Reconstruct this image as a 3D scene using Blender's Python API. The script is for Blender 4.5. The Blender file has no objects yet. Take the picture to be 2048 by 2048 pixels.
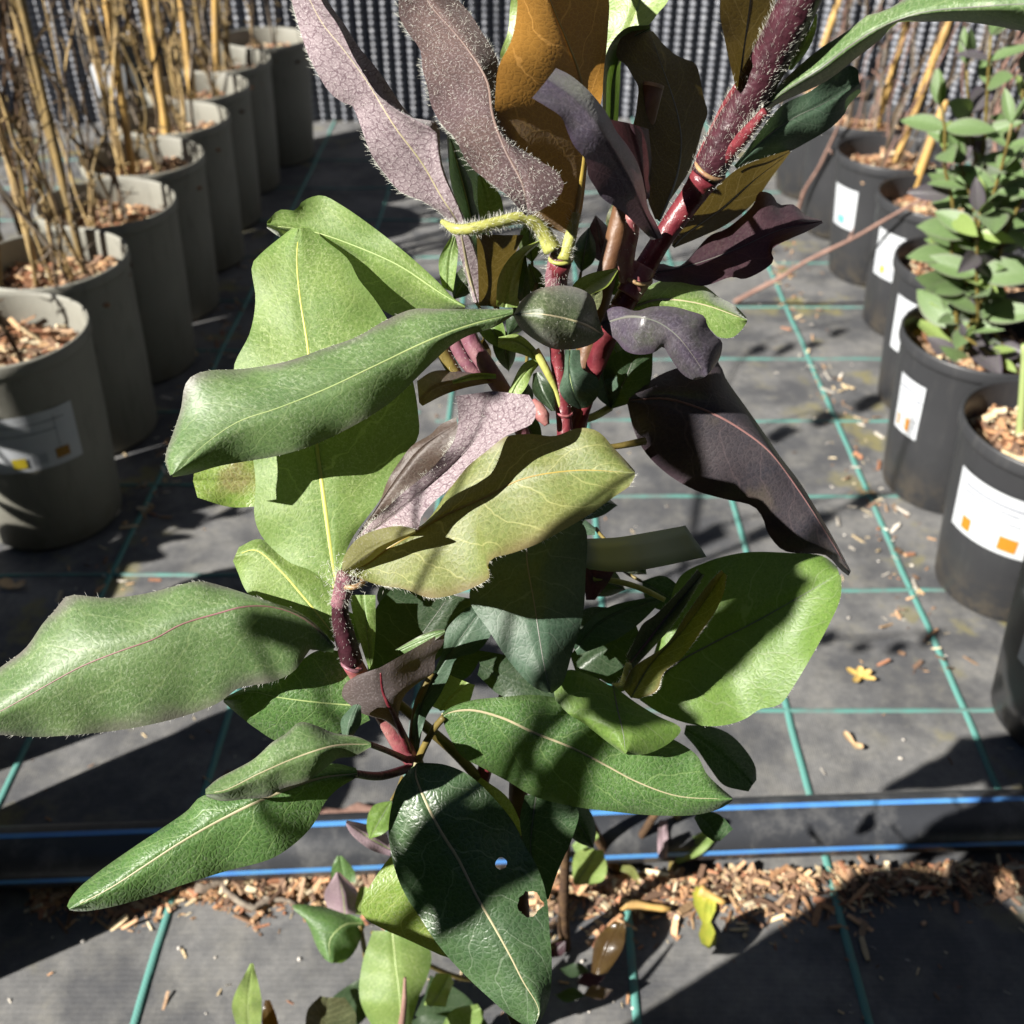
import bpy, bmesh, math, random
from mathutils import Vector, Matrix, noise
R = math.radians
random.seed(7)
scene = bpy.context.scene
C = scene.collection
# ---------------------------------------------------------------- camera
F = 2050.0; H = .65; PITCH = R(37.5)
cp, sp = math.cos(PITCH), math.sin(PITCH)
cam_d = bpy.data.cameras.new('camera'); cam = bpy.data.objects.new('camera', cam_d); C.objects.link(cam)
cam.location = (0, 0, H); cam.rotation_euler = (R(90) - PITCH, 0, 0)
cam_d.sensor_width = 36; cam_d.lens = 36 * F / 2048; cam_d.clip_start = .01; cam_d.clip_end = 200
cam_d.dof.use_dof = True; cam_d.dof.focus_distance = .325; cam_d.dof.aperture_fstop = 17.0
scene.camera = cam
scene.render.resolution_x = scene.render.resolution_y = 1024
# ---------------------------------------------------------------- light
AZ, EL = R(31), R(36)                      # the light travels towards +x (right) and +y (away)
sun_dir = Vector((math.cos(AZ) * math.cos(EL), math.sin(AZ) * math.cos(EL), -math.sin(EL)))
w = bpy.data.worlds.new('World'); scene.world = w; w.use_nodes = True
nt = w.node_tree; bgn = nt.nodes['Background']
sky = nt.nodes.new('ShaderNodeTexSky'); sky.sky_type = 'NISHITA'; sky.sun_disc = False
sky.altitude = 2500; sky.dust_density = .1; sky.air_density = .35; sky.sun_elevation = EL; sky.sun_rotation = math.atan2(-sun_dir.x, -sun_dir.y)
nt.links.new(sky.outputs[0], bgn.inputs[0]); bgn.inputs[1].default_value = .05
sl = bpy.data.lights.new('sun', 'SUN'); sl.energy = 5.0; sl.angle = R(.53); sl.color = (1, .955, .88)
so = bpy.data.objects.new('sun', sl); C.objects.link(so); so.rotation_euler = sun_dir.to_track_quat('-Z', 'Y').to_euler()
so.location = (-2, -2, 4)
vs = scene.view_settings; vs.view_transform = 'Standard'; vs.look = 'None'; vs.gamma = 1; vs.use_curve_mapping = False
vs.exposure = 1.48
# ---------------------------------------------------------------- pixel helpers (2048 px picture)
def P(px, py, z):
    a, b = (px - 1024) / F * z, -(py - 1024) / F * z
    return Vector((a, b * sp + z * cp, H + b * cp - z * sp))
def at_h(px, py, h=0.):
    b = -(py - 1024) / F; t = (h - H) / (-sp + b * cp)
    return P(px, py, t)
def at_y(px, py, Y):
    b = -(py - 1024) / F
    return P(px, py, Y / (cp + b * sp))
def depth(v): return v.y * cp + (H - v.z) * sp
FWD = Vector((0, cp, -sp))
# ---------------------------------------------------------------- materials
def mat(name):
    m = bpy.data.materials.new(name); m.use_nodes = True; n = m.node_tree; n.nodes.clear()
    return m, n
class N:
    def __init__(s, n): s.n = n; s.L = n.links.new
    def add(s, t, **k):
        x = s.n.nodes.new(t)
        for a, b in k.items(): setattr(x, a, b)
        return x
    def put(s, sock, v):
        if isinstance(v, bpy.types.NodeSocket): s.L(v, sock)
        elif isinstance(v, (tuple, list)) and len(v) == 3 and sock.type == 'RGBA': sock.default_value = (*v, 1)
        else: sock.default_value = v
    def m(s, op, a, b=0., c=0., clamp=False):
        x = s.add('ShaderNodeMath', operation=op, use_clamp=clamp)
        s.put(x.inputs[0], a); s.put(x.inputs[1], b); s.put(x.inputs[2], c); return x.outputs[0]
    def mix(s, f, a, b):
        x = s.add('ShaderNodeMix', data_type='RGBA'); s.put(x.inputs[0], f); s.put(x.inputs[6], a); s.put(x.inputs[7], b); return x.outputs[2]
    def noise(s, vec, sc, det=2., rough=.5):
        x = s.add('ShaderNodeTexNoise'); s.put(x.inputs['Vector'], vec); x.inputs['Scale'].default_value = sc
        x.inputs['Detail'].default_value = det; x.inputs['Roughness'].default_value = rough; return x.outputs[0]
    def vor(s, vec, sc, feat='DISTANCE_TO_EDGE', rnd=1.):
        x = s.add('ShaderNodeTexVoronoi', feature=feat); s.put(x.inputs['Vector'], vec); x.inputs['Scale'].default_value = sc
        x.inputs['Randomness'].default_value = rnd; return x.outputs[0]
    def ss(s, v, a, b):
        x = s.add('ShaderNodeMapRange', interpolation_type='SMOOTHSTEP'); s.put(x.inputs[0], v)
        x.inputs[1].default_value = a; x.inputs[2].default_value = b; return x.outputs[0]
    def obj(s): return s.add('ShaderNodeTexCoord').outputs['Object']
    def sep(s, v):
        x = s.add('ShaderNodeSeparateXYZ'); s.put(x.inputs[0], v); return x.outputs
    def bump(s, h, st, d=.001):
        x = s.add('ShaderNodeBump'); x.inputs['Strength'].default_value = st; x.inputs['Distance'].default_value = d; s.put(x.inputs['Height'], h); return x.outputs[0]
    def bsdf(s, col, rough=.5, nrm=None, spec=.5):
        x = s.add('ShaderNodeBsdfPrincipled'); s.put(x.inputs['Base Color'], col); s.put(x.inputs['Roughness'], rough)
        x.inputs['Specular IOR Level'].default_value = spec
        if nrm is not None: s.put(x.inputs['Normal'], nrm)
        return x.outputs[0]
    def out(s, sh): s.L(sh, s.add('ShaderNodeOutputMaterial').inputs[0])
def simple(name, a, b=None, rough=.6, sc=40, bumps=0., bsc=200, spec=.4, det=4):
    m, n = mat(name); k = N(n); o = k.obj(); b = b or a
    f = k.ss(k.noise(o, sc, det, .6), .3, .7)
    nr = k.bump(k.noise(o, bsc, 3), bumps, .002) if bumps else None
    k.out(k.bsdf(k.mix(f, a, b), rough, nr, spec)); return m
MAT = {}
def leaf_mat(name, A, B, under, vein, trans, rough=.45, retic=.3, fuzz=0., fuzzc=(.5, .52, .42), edge=None, uvein=None, tf=.3,
             cell=520, lat=.5, holes=(), spec=.5, blot=None, bst=.22, ufuzz=.15, uret=.55, ublot=None):
    m, n = mat(name); k = N(n); o = k.obj()
    uv = k.add('ShaderNodeUVMap', uv_map='leaf').outputs[0]; ph = k.add('ShaderNodeUVMap', uv_map='phys').outputs[0]
    u, v, _ = k.sep(uv); av = k.m('ABSOLUTE', v)
    wob = k.noise(ph, 90, 2)
    t = k.m('ADD', k.m('SUBTRACT', k.m('MULTIPLY', u, 6.5), k.m('MULTIPLY', k.m('POWER', av, 1.25), 1.5)), k.m('MULTIPLY', wob, .9))
    t = k.m('ADD', t, k.m('MULTIPLY', k.m('GREATER_THAN', v, 0.), .43))
    fr = k.m('ABSOLUTE', k.m('SUBTRACT', k.m('FRACT', t), .5))
    latm = k.m('MULTIPLY', k.ss(fr, .462, .488), k.ss(av, 1.0, .75))
    pw = k.add('ShaderNodeVectorMath', operation='ADD'); k.L(ph, pw.inputs[0])
    nz = k.add('ShaderNodeTexNoise'); k.L(ph, nz.inputs['Vector']); nz.inputs['Scale'].default_value = 260
    sc = k.add('ShaderNodeVectorMath', operation='SCALE'); k.L(nz.outputs[1], sc.inputs[0]); sc.inputs['Scale'].default_value = .0028; k.L(sc.outputs[0], pw.inputs[1])
    ed = k.vor(pw.outputs[0], cell); ed2 = k.vor(pw.outputs[0], cell * 2.3)
    ret = k.m('MAXIMUM', k.ss(ed, .10, .0), k.m('MULTIPLY', k.ss(ed2, .12, .0), .45))
    f = k.ss(k.noise(o, 55, 4, .6), .32, .68)
    col = k.mix(f, A, B)
    col = k.mix(k.m('MULTIPLY', k.noise(o, 420, 4, .7), .35), col, tuple(.45 * c for c in A))
    if blot: col = k.mix(k.m('MULTIPLY', k.ss(k.noise(o, 38, 3, .6), .52, .68), .75), col, blot)
    if fuzz:
        st = k.add('ShaderNodeMapping'); k.L(ph, st.inputs[0]); st.inputs['Rotation'].default_value = (0, 0, .7); st.inputs['Scale'].default_value = (1, .45, 1)
        st2 = k.add('ShaderNodeMapping'); k.L(ph, st2.inputs[0]); st2.inputs['Rotation'].default_value = (0, 0, -.6); st2.inputs['Scale'].default_value = (.45, 1, 1)
        hz = k.m('MAXIMUM', k.ss(k.noise(st.outputs[0], 1250, 3, .75), .52, .66), k.ss(k.noise(st2.outputs[0], 1150, 3, .75), .53, .68))
        dk = k.ss(k.noise(ph, 700, 4, .75), .52, .36); col = k.mix(k.m('MULTIPLY', dk, .45), col, tuple(c * .4 for c in A))
        big = k.ss(k.noise(o, 75, 3), .3, .7)
        col = k.mix(k.m('MULTIPLY', hz, k.m('MULTIPLY_ADD', big, fuzz * .7, fuzz * .3)), col, fuzzc)
    col = k.mix(k.m('MULTIPLY', ret, retic), col, vein)
    col = k.mix(k.m('MULTIPLY', latm, lat), col, vein)
    if edge: col = k.mix(k.m('MULTIPLY', k.ss(k.m('ADD', av, k.m('MULTIPLY', k.noise(o, 60, 3), .5)), .98, 1.4), .85), col, edge)
    und = k.mix(k.m('MULTIPLY', k.noise(o, 300, 4, .7), .5), under, tuple(c * .55 for c in under))
    if ublot: und = k.mix(k.ss(k.noise(o, 26, 3, .6), .38, .62), und, ublot)
    uvn = uvein or tuple(c * .5 for c in under)
    und = k.mix(k.m('MULTIPLY', ret, uret), und, uvn); und = k.mix(k.m('MULTIPLY', latm, .4), und, uvn)
    hz2 = k.ss(k.noise(ph, 1500, 3, .75), .5, .66)
    und = k.mix(k.m('MULTIPLY', hz2, ufuzz), und, (.55, .5, .5))
    bf = k.add('ShaderNodeNewGeometry').outputs['Backfacing']
    col = k.mix(bf, col, und)
    h = k.m('ADD', k.m('MULTIPLY', k.ss(ed, 0., .28), .8), k.m('MULTIPLY', k.noise(o, 900, 3), .35))
    h = k.m('SUBTRACT', h, k.m('MULTIPLY', latm, .5))
    nr = k.bump(h, bst * .5, .0005)
    rg = k.m('MULTIPLY_ADD', bf, .25, rough)
    b = k.bsdf(col, rg, nr, spec); pb = b.node; pb.inputs['Sheen Weight'].default_value = min(.25, fuzz * .4); pb.inputs['Sheen Roughness'].default_value = .4
    tcol = k.mix(k.m('MULTIPLY', latm, .55), k.mix(k.m('MULTIPLY', ret, .35), trans, tuple(min(1, c * 1.5 + .02) for c in trans)), tuple(min(1, c * 1.9 + .05) for c in trans))
    tr = k.add('ShaderNodeBsdfTranslucent'); k.put(tr.inputs[0], tcol); k.put(tr.inputs['Normal'], nr)
    mx = k.add('ShaderNodeMixShader'); mx.inputs[0].default_value = tf; k.L(b, mx.inputs[1]); k.L(tr.outputs[0], mx.inputs[2])
    sh = mx.outputs[0]
    for c, r in holes:
        d = k.add('ShaderNodeVectorMath', operation='DISTANCE'); k.L(o, d.inputs[0]); d.inputs[1].default_value = c
        dd = k.m('ADD', d.outputs['Value'], k.m('MULTIPLY', k.m('SUBTRACT', k.noise(o, 420, 2), .5), r * .8))
        tp = k.add('ShaderNodeBsdfTransparent'); m2 = k.add('ShaderNodeMixShader'); k.L(k.m('LESS_THAN', dd, r), m2.inputs[0])
        k.L(sh, m2.inputs[1]); k.L(tp.outputs[0], m2.inputs[2]); sh = m2.outputs[0]
    k.out(sh); MAT[name] = m; return m
PALE = (.42, .43, .22)
leaf_mat('lilac', (.13, .15, .05), (.1, .12, .05), (.265, .21, .225), PALE, (.25, .16, .1), .6, .2, .3, uvein=(.075, .04, .055), tf=.14, ufuzz=.45, uret=.85, cell=430)
leaf_mat('fuzzy', (.06, .07, .03), (.07, .05, .03), (.115, .07, .062), PALE, (.2, .1, .05), .55, .2, .2, uvein=(.05, .03, .03), tf=.15, ufuzz=.35, ublot=(.085, .05, .055))
leaf_mat('amber', (.07, .09, .03), (.08, .07, .03), (.15, .10, .055), PALE, (.50, .25, .05), .55, .2, .1, uvein=(.28, .18, .06), tf=.5, ublot=(.12, .06, .055), ufuzz=.12)
leaf_mat('ambergreen', (.06, .08, .03), (.07, .07, .03), (.075, .05, .02), PALE, (.10, .07, .012), .55, .2, .1, uvein=(.12, .09, .02), tf=.4, ufuzz=.1)
leaf_mat('purple', (.062, .05, .075), (.07, .07, .06), (.07, .05, .06), (.16, .13, .15), (.12, .05, .06), .4, .18, .22, (.3, .28, .34), edge=(.055, .035, .065), tf=.15, lat=.25, blot=(.075, .1, .045))
leaf_mat('dpurple', (.036, .018, .026), (.06, .03, .036), (.04, .02, .03), (.07, .04, .05), (.10, .02, .025), .45, .2, .05, tf=.25, lat=.3)
leaf_mat('violet', (.022, .022, .03), (.036, .03, .034), (.05, .03, .035), (.08, .06, .065), (.08, .04, .03), .42, .25, .10, (.12, .11, .10), edge=(.035, .016, .024), tf=.12, lat=.3, blot=(.06, .05, .035))
leaf_mat('green', (.125, .22, .048), (.18, .27, .065), (.14, .19, .08), (.36, .44, .17), (.30, .44, .06), .55, .2, .5, (.50, .57, .30), spec=.4, edge=(.13, .21, .055), tf=.33, lat=.22)
leaf_mat('greengrey', (.08, .15, .048), (.11, .185, .06), (.13, .12, .10), (.26, .32, .15), (.2, .3, .05), .48, .2, .45, (.40, .46, .31), spec=.45, edge=(.13, .10, .11), tf=.2, lat=.22)
leaf_mat('olivefuzz', (.05, .075, .03), (.065, .09, .035), (.08, .07, .05), (.2, .2, .15), (.12, .16, .03), .5, .25, .6, (.27, .29, .2), edge=(.12, .08, .08), tf=.15, lat=.2)
leaf_mat('mature', (.05, .122, .03), (.075, .165, .038), (.12, .17, .08), (.24, .34, .13), (.2, .36, .03), .46, .24, .25, tf=.24, cell=600, lat=.35, bst=.55, edge=(.055, .09, .03))
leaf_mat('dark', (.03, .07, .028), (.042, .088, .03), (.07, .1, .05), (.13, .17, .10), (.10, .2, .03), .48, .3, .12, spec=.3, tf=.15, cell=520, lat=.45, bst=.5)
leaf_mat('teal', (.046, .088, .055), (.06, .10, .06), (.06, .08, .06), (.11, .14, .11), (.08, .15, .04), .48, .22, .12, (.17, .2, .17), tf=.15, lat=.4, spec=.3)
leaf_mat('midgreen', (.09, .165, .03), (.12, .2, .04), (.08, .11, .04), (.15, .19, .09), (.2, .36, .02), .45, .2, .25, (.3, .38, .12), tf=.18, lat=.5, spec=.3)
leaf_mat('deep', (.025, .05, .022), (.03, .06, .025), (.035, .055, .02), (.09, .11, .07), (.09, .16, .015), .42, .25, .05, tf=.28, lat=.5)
leaf_mat('olive', (.15, .17, .045), (.135, .185, .05), (.15, .15, .05), (.36, .36, .14), (.42, .36, .03), .5, .25, .35, (.4, .42, .2), edge=(.14, .09, .045), tf=.33, lat=.45)
leaf_mat('lime', (.19, .29, .075), (.24, .33, .09), (.2, .28, .09), (.42, .46, .2), (.42, .55, .08), .42, .2, .2, tf=.3, lat=.3)
leaf_mat('limespot', (.16, .27, .04), (.21, .31, .06), (.2, .28, .09), (.36, .4, .14), (.42, .5, .06), .4, .35, .3, tf=.3, lat=.4, blot=(.2, .13, .07), bst=.4)
leaf_mat('twotone', (.07, .06, .06), (.09, .075, .06), (.085, .066, .066), (.09, .05, .04), (.3, .2, .04), .45, .25, .1, tf=.35, lat=.4, edge=(.05, .03, .045))
leaf_mat('pinklilac', (.30, .21, .25), (.33, .25, .27), (.3, .22, .25), (.4, .3, .3), (.35, .2, .2), .45, .1, .1, tf=.2, lat=.2)
leaf_mat('brownshade', (.055, .036, .028), (.07, .045, .032), (.06, .04, .03), (.08, .05, .04), (.1, .06, .02), .55, .2, .1, tf=.12, lat=.2)  # dark brown holds the shade of the unlit folded half
leaf_mat('brownleaf', (.05, .03, .012), (.07, .045, .015), (.07, .04, .015), (.1, .07, .03), (.25, .11, .01), .25, .1, 0, tf=.4, lat=.2)
MAT['hair'] = simple('hair', (.62, .62, .55), rough=.5)
MAT['hairdark'] = simple('hair_brown', (.36, .31, .26), rough=.5)
MAT['rib_pale'] = simple('rib_pale', (.36, .31, .2), (.30, .28, .16), .5, 80)
MAT['rib_green'] = simple('rib_green', (.3, .36, .15), (.26, .34, .13), .45, 80)
MAT['rib_lime'] = simple('rib_lime', (.45, .44, .1), (.4, .42, .1), .45, 80)
MAT['rib_red'] = simple('rib_red', (.2, .1, .1), (.15, .08, .07), .45, 80)
MAT['rib_grey'] = simple('rib_grey', (.13, .12, .11), (.11, .12, .1), .45, 80)
MAT['rib_amber'] = simple('rib_amber', (.30, .22, .04), (.2, .14, .03), .45, 80)
MAT['stem_red'] = simple('stem_red', (.085, .011, .017), (.16, .03, .036), .38, 160, .3, 300)
MAT['stem_pink'] = simple('stem_pink', (.2, .045, .06), (.27, .13, .115), .4, 170, .3, 300)
MAT['stem_dark'] = simple('stem_dark', (.028, .008, .012), (.055, .016, .024), .42, 200, .4, 300)
MAT['stem_purple'] = simple('stem_purple', (.14, .05, .075), (.2, .1, .11), .45, 200, .3, 300)
MAT['stem_green'] = simple('stem_green', (.26, .26, .06), (.33, .34, .1), .45, 200, .2, 300)
MAT['stem_olive'] = simple('stem_olive', (.09, .07, .02), (.16, .12, .03), .5, 150, .2, 300)
MAT['collar'] = simple('collar', (.30, .22, .10), (.2, .09, .06), .45, 300, .2, 300)
MAT['wood'] = simple('wood_brown', (.10, .06, .03), (.05, .03, .02), .8, 120, .5, 400, .2)
MAT['drywood'] = simple('drywood', (.12, .085, .05), (.05, .035, .025), .85, 90, .6, 300, .2)
MAT['greystem'] = simple('greystem', (.22, .19, .15), (.12, .09, .07), .85, 90, .6, 300, .2)
MAT['pinkstem'] = simple('pinkstem', (.24, .15, .12), (.17, .10, .08), .8, 60, .3, 300, .2)
MAT['cane'] = simple('bamboo', (.46, .29, .085), (.36, .23, .09), .45, 30, .3, 150)
MAT['canedull'] = simple('bamboo_weathered', (.22, .15, .055), (.15, .11, .05), .6, 45, .3, 150)
MAT['canebrown'] = simple('bamboo_brown', (.13, .065, .03), (.07, .03, .015), .5, 60, .3, 200)
MAT['canepith'] = simple('bamboo_pith', (.32, .25, .17), (.2, .14, .1), .8, 300)
MAT['strawstem'] = simple('straw_stem', (.42, .3, .13), (.2, .14, .07), .7, 60, .3, 200)
# ---------------------------------------------------------------- mesh helpers
def link(o, parent=None):
    C.objects.link(o)
    if parent is not None:
        o.parent = parent
        if parent.type == 'EMPTY' and not parent.get('local'): o.matrix_parent_inverse = Matrix.Translation(-parent.location)
    return o
def mesh(name, V, Fc, m, parent=None, smooth=True, flat=None):
    me = bpy.data.meshes.new(name); me.from_pydata([tuple(v) for v in V], [], Fc)
    me.materials.append(m)
    if smooth: me.polygons.foreach_set('use_smooth', [True] * len(me.polygons))
    me.update()
    return link(bpy.data.objects.new(name, me), parent)
def tag(o, label, cat=None, group=None, kind=None):
    if label: o['label'] = label
    if cat: o['category'] = cat
    if group: o['group'] = group
    if kind: o['kind'] = kind
    return o
def empty(name, loc, label, cat, group=None):
    e = bpy.data.objects.new(name, None); e.location = loc; e.empty_display_size = .02; C.objects.link(e)
    return tag(e, label, cat, group)
def cr(pts, n):
    """resample a polyline of tuples (any dimension) as a smooth curve with n points, even arc length"""
    p = [tuple(map(float, q)) for q in pts]
    if len(p) == 2: dense = [tuple(a + (b - a) * i / 40 for a, b in zip(*p)) for i in range(41)]
    else:
        dense = []
        e = [tuple(2 * a - b for a, b in zip(p[0], p[1]))] + p + [tuple(2 * a - b for a, b in zip(p[-1], p[-2]))]
        for i in range(len(p) - 1):
            p0, p1, p2, p3 = e[i:i + 4]
            d1 = max(1e-6, math.dist(p0, p1) ** .5); d2 = max(1e-6, math.dist(p1, p2) ** .5); d3 = max(1e-6, math.dist(p2, p3) ** .5)
            for s in range(12):
                t = s / 12
                o = []
                for a, b, c, d in zip(p0, p1, p2, p3):
                    m1 = (b - a) / d1 - (c - a) / (d1 + d2) + (c - b) / d2; m2 = (c - b) / d2 - (d - b) / (d2 + d3) + (d - c) / d3
                    m1 *= d2; m2 *= d2
                    o.append((2 * t**3 - 3 * t**2 + 1) * b + (t**3 - 2 * t**2 + t) * m1 + (-2 * t**3 + 3 * t**2) * c + (t**3 - t**2) * m2)
                dense.append(tuple(o))
        dense.append(p[-1])
    acc = [0]
    for a, b in zip(dense, dense[1:]): acc.append(acc[-1] + math.dist(a, b))
    out = []; j = 0
    for i in range(n):
        s = acc[-1] * i / (n - 1)
        while j < len(acc) - 2 and acc[j + 1] < s: j += 1
        f = (s - acc[j]) / max(1e-9, acc[j + 1] - acc[j])
        out.append(tuple(a + (b - a) * f for a, b in zip(dense[j], dense[j + 1])))
    return out
def li(v, u):
    if not isinstance(v, (tuple, list)): return v
    x = u * (len(v) - 1); i = min(int(x), len(v) - 2); f = x - i; f = f * f * (3 - 2 * f) * .5 + f * .5
    return v[i] + (v[i + 1] - v[i]) * f
def tube_geo(pts, rad, segs=10, cap=True):
    V, Fc = [], []; n = len(pts); up = Vector((.3, .2, 1)).normalized()
    for i, p in enumerate(pts):
        d = (pts[min(i + 1, n - 1)] - pts[max(i - 1, 0)]).normalized()
        a = d.cross(up)
        if a.length < .1: a = d.cross(Vector((1, 0, 0)))
        a.normalize(); b = d.cross(a); r = rad[i]
        for k in range(segs): t = 2 * math.pi * k / segs; V.append(p + a * (r * math.cos(t)) + b * (r * math.sin(t)))
    for i in range(n - 1):
        for k in range(segs):
            k2 = (k + 1) % segs; Fc.append((i * segs + k, i * segs + k2, (i + 1) * segs + k2, (i + 1) * segs + k))
    if cap: Fc.append(tuple(range(segs))[::-1]); Fc.append(tuple((n - 1) * segs + k for k in range(segs)))
    return V, Fc
def tube(name, pts, rad, m, parent=None, segs=10, n=None):
    """pts: 3-D points; rad: list"""
    n = n or max(8, len(pts) * 6)
    q = cr([tuple(p) for p in pts], n); P3 = [Vector(x) for x in q]
    rr = [li(rad, i / (n - 1)) for i in range(n)]
    V, Fc = tube_geo(P3, rr, segs); o = mesh(name, V, Fc, m, parent); return o, P3, rr
def join(parts):
    V, Fc = [], []
    for v, f in parts:
        b = len(V); V += v; Fc += [tuple(i + b for i in x) for x in f]
    return V, Fc
def hair_geo(H_):
    V, Fc = [], []
    for p, d, ln, r in H_:
        d = d.normalized(); a = d.orthogonal().normalized(); b = d.cross(a); k = len(V)
        bend = (a * random.uniform(-1, 1) + b * random.uniform(-1, 1)) * ln * .22
        for c, rr in ((p, r), (p + d * ln * .55 + bend * .4, r * .7)):
            for t in (0, 2.094, 4.189): V.append(c + a * rr * math.cos(t) + b * rr * math.sin(t))
        V.append(p + d * ln + bend)
        for i in range(3):
            j = (i + 1) % 3; Fc.append((k + i, k + j, k + 3 + j, k + 3 + i)); Fc.append((k + 3 + i, k + 3 + j, k + 6))
    return V, Fc
def hairs(parent, H_, m='hair', name='hairs'):
    if not H_: return
    V, Fc = hair_geo(H_); o = mesh(name, V, Fc, MAT[m], parent, True); o['kind'] = 'stuff'; return o
def rdir():
    return Vector((random.gauss(0, 1), random.gauss(0, 1), random.gauss(0, 1))).normalized()
def stem_hairs(o, P3, rr, dens=30, ln=.0016, m='hair', lo=0., hi=1., r=.00005, along=.3):
    Hs = []; n = len(P3)
    for i in range(n - 1):
        if not lo <= i / n <= hi: continue
        d = P3[i + 1] - P3[i]
        for _ in range(int(dens * d.length * 100 * random.uniform(.7, 1.3))):
            f = random.random(); p = P3[i] + d * f
            x = rdir(); x = (x - d.normalized() * x.dot(d.normalized())).normalized()
            Hs.append((p + x * rr[i] * .97, x + d.normalized() * (random.uniform(-.4, .4) + along) + rdir() * .3, ln * random.uniform(.5, 1.3), r))
    return hairs(o, Hs, m)
def leaf(parent, m, M, L, Rr, z, dl=0., dr=0., top=1, el=None, er=None, hair=0, hl=.0017, hside='LR', rib='rib_green', rr=.0008, wave=.0007, NU=40, NV=8,
         fuzz=0, fuzzlen=.0016, hm='hair', lobe=.45, bend=1.5, name='leaf', label=None, teeth=0., hrange=(0, 1)):
    """a leaf blade through traced rails (2048-px points, base to tip), each with its own depth; real curved sheet"""
    rails = []                                 # (pts, dz, v)
    if el: rails.append((el[0], el[1], -1.))
    rails.append((L, dl, -.62 if el else -1.))
    rails.append((M, 0., 0.))
    rails.append((Rr, dr, .62 if er else 1.))
    if er: rails.append((er[0], er[1], 1.))
    mi = 2 if el else 1
    S = [cr(r[0], NU) for r in rails]
    V, UV, PH = [], [], []; W = (len(rails) - 1) * NV + 1
    seed = Vector((len(bpy.data.objects) * 1.37, 3.1, .7))
    mp = [P(S[mi][i][0], S[mi][i][1], li(z, i / (NU - 1))) for i in range(NU)]
    al = [0]
    for a, b in zip(mp, mp[1:]): al.append(al[-1] + (b - a).length)
    for i in range(NU):
        u = i / (NU - 1); zm = li(z, u); ramp = min(1, u * 3.2 + .12)
        for k in range(len(rails) - 1):
            for j in range(NV + (1 if k == len(rails) - 2 else 0)):
                t = j / NV
                a, b = S[k][i], S[k + 1][i]
                x, y = a[0] + (b[0] - a[0]) * t, a[1] + (b[1] - a[1]) * t
                da, db = li(rails[k][1], u) * ramp, li(rails[k + 1][1], u) * ramp
                if k + 1 == mi: dz = da * (1 - t) ** bend
                elif k == mi: dz = db * t ** bend
                else: dz = da + (db - da) * t
                v = rails[k][2] + (rails[k + 1][2] - rails[k][2]) * t
                q = P(x, y, zm + dz)
                wv = noise.noise(q * 70 + seed) * wave * 2 * min(1, abs(v) * 1.6) * min(1, u * 4) + abs(v) ** 2 * wave * 1.6 * math.sin(al[i] * 260 + (2 if v > 0 else 0) + seed.x)
                crease = wave * .9 * math.exp(-(v / .07) ** 2)
                q = P(x, y, zm + dz + wv + crease)
                V.append(q); UV.append((u, v)); PH.append((al[i], v * max(.004, math.dist(S[mi][i], S[0 if v < 0 else -1][i]) * zm / F)))
    Fc = []
    for i in range(NU - 1):
        for k in range(W - 1):
            a = i * W + k; Fc.append((a, a + 1, a + W + 1, a + W))
    # facing
    i = NU // 2; c0 = V[i * W + mi * NV]; c1 = V[i * W + mi * NV + 1]; c2 = V[(i + 1) * W + mi * NV]
    nrm = (c1 - c0).cross(c2 - c0)
    cr0 = V[i * W + mi * NV - 1]; nrm = nrm + (c0 - cr0).cross(c2 - c0)
    toward = nrm.dot(c0 - Vector((0, 0, H))) < 0
    if toward != bool(top): Fc = [f[::-1] for f in Fc]
    o = mesh(name, V, Fc, MAT[m], parent)
    me = o.data
    l1 = me.uv_layers.new(name='leaf'); l2 = me.uv_layers.new(name='phys')
    idx = [0] * len(me.loops); me.loops.foreach_get('vertex_index', idx)
    l1.data.foreach_set('uv', [c for q in idx for c in UV[q]]); l2.data.foreach_set('uv', [c for q in idx for c in PH[q]])
    if label: o['label'] = label
    if rib and rr:
        pts = []; rad = []
        for i in range(0, NU - 2, 1):
            q = V[i * W + mi * NV]; tow = (Vector((0, 0, H)) - q).normalized()
            r_ = rr * (1 - .8 * i / NU); pts.append(q - tow * r_ * .6); rad.append(r_)
        v2, f2 = tube_geo(pts, rad, 6); mesh('midrib', v2, f2, MAT[rib], o)
    Hs = []
    if hair:
        for side in hside:
            kk = 0 if side == 'L' else W - 1; sg = 1 if side == 'L' else -1
            for i in range(NU - 1):
                if not hrange[0] <= i / NU <= hrange[1]: continue
                a, b = V[i * W + kk], V[(i + 1) * W + kk]; inn = V[i * W + kk + sg * 2]
                dn = max(0., .35 + 1.5 * noise.noise(a * 160 + seed)) 
                for _ in range(max(0, int(hair * dn * 1.5 * (b - a).length * 100 + random.random()))):
                    f = random.random(); p = a + (b - a) * f
                    Hs.append((p, (p - inn).normalized() + rdir() * .5 + (b - a).normalized() * .45, hl * random.uniform(.25, 1.25), .00004))
    if fuzz:
        for _ in range(fuzz):
            i = random.randrange(NU - 1); k = random.randrange(W - 1)
            a, b, c = V[i * W + k], V[i * W + k + 1], V[(i + 1) * W + k]
            p = a + (b - a) * random.random() + (c - a) * random.random()
            nn = (b - a).cross(c - a)
            if nn.length < 1e-12: continue
            nn.normalize()
            if nn.dot(p - Vector((0, 0, H))) > 0: nn = -nn
            Hs.append((p, nn * .45 + rdir() * .7 + Vector((.15, 0, -.25)), fuzzlen * random.uniform(.5, 1.2), .00004))
    if Hs: hairs(o, Hs, hm)
    return o
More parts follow.
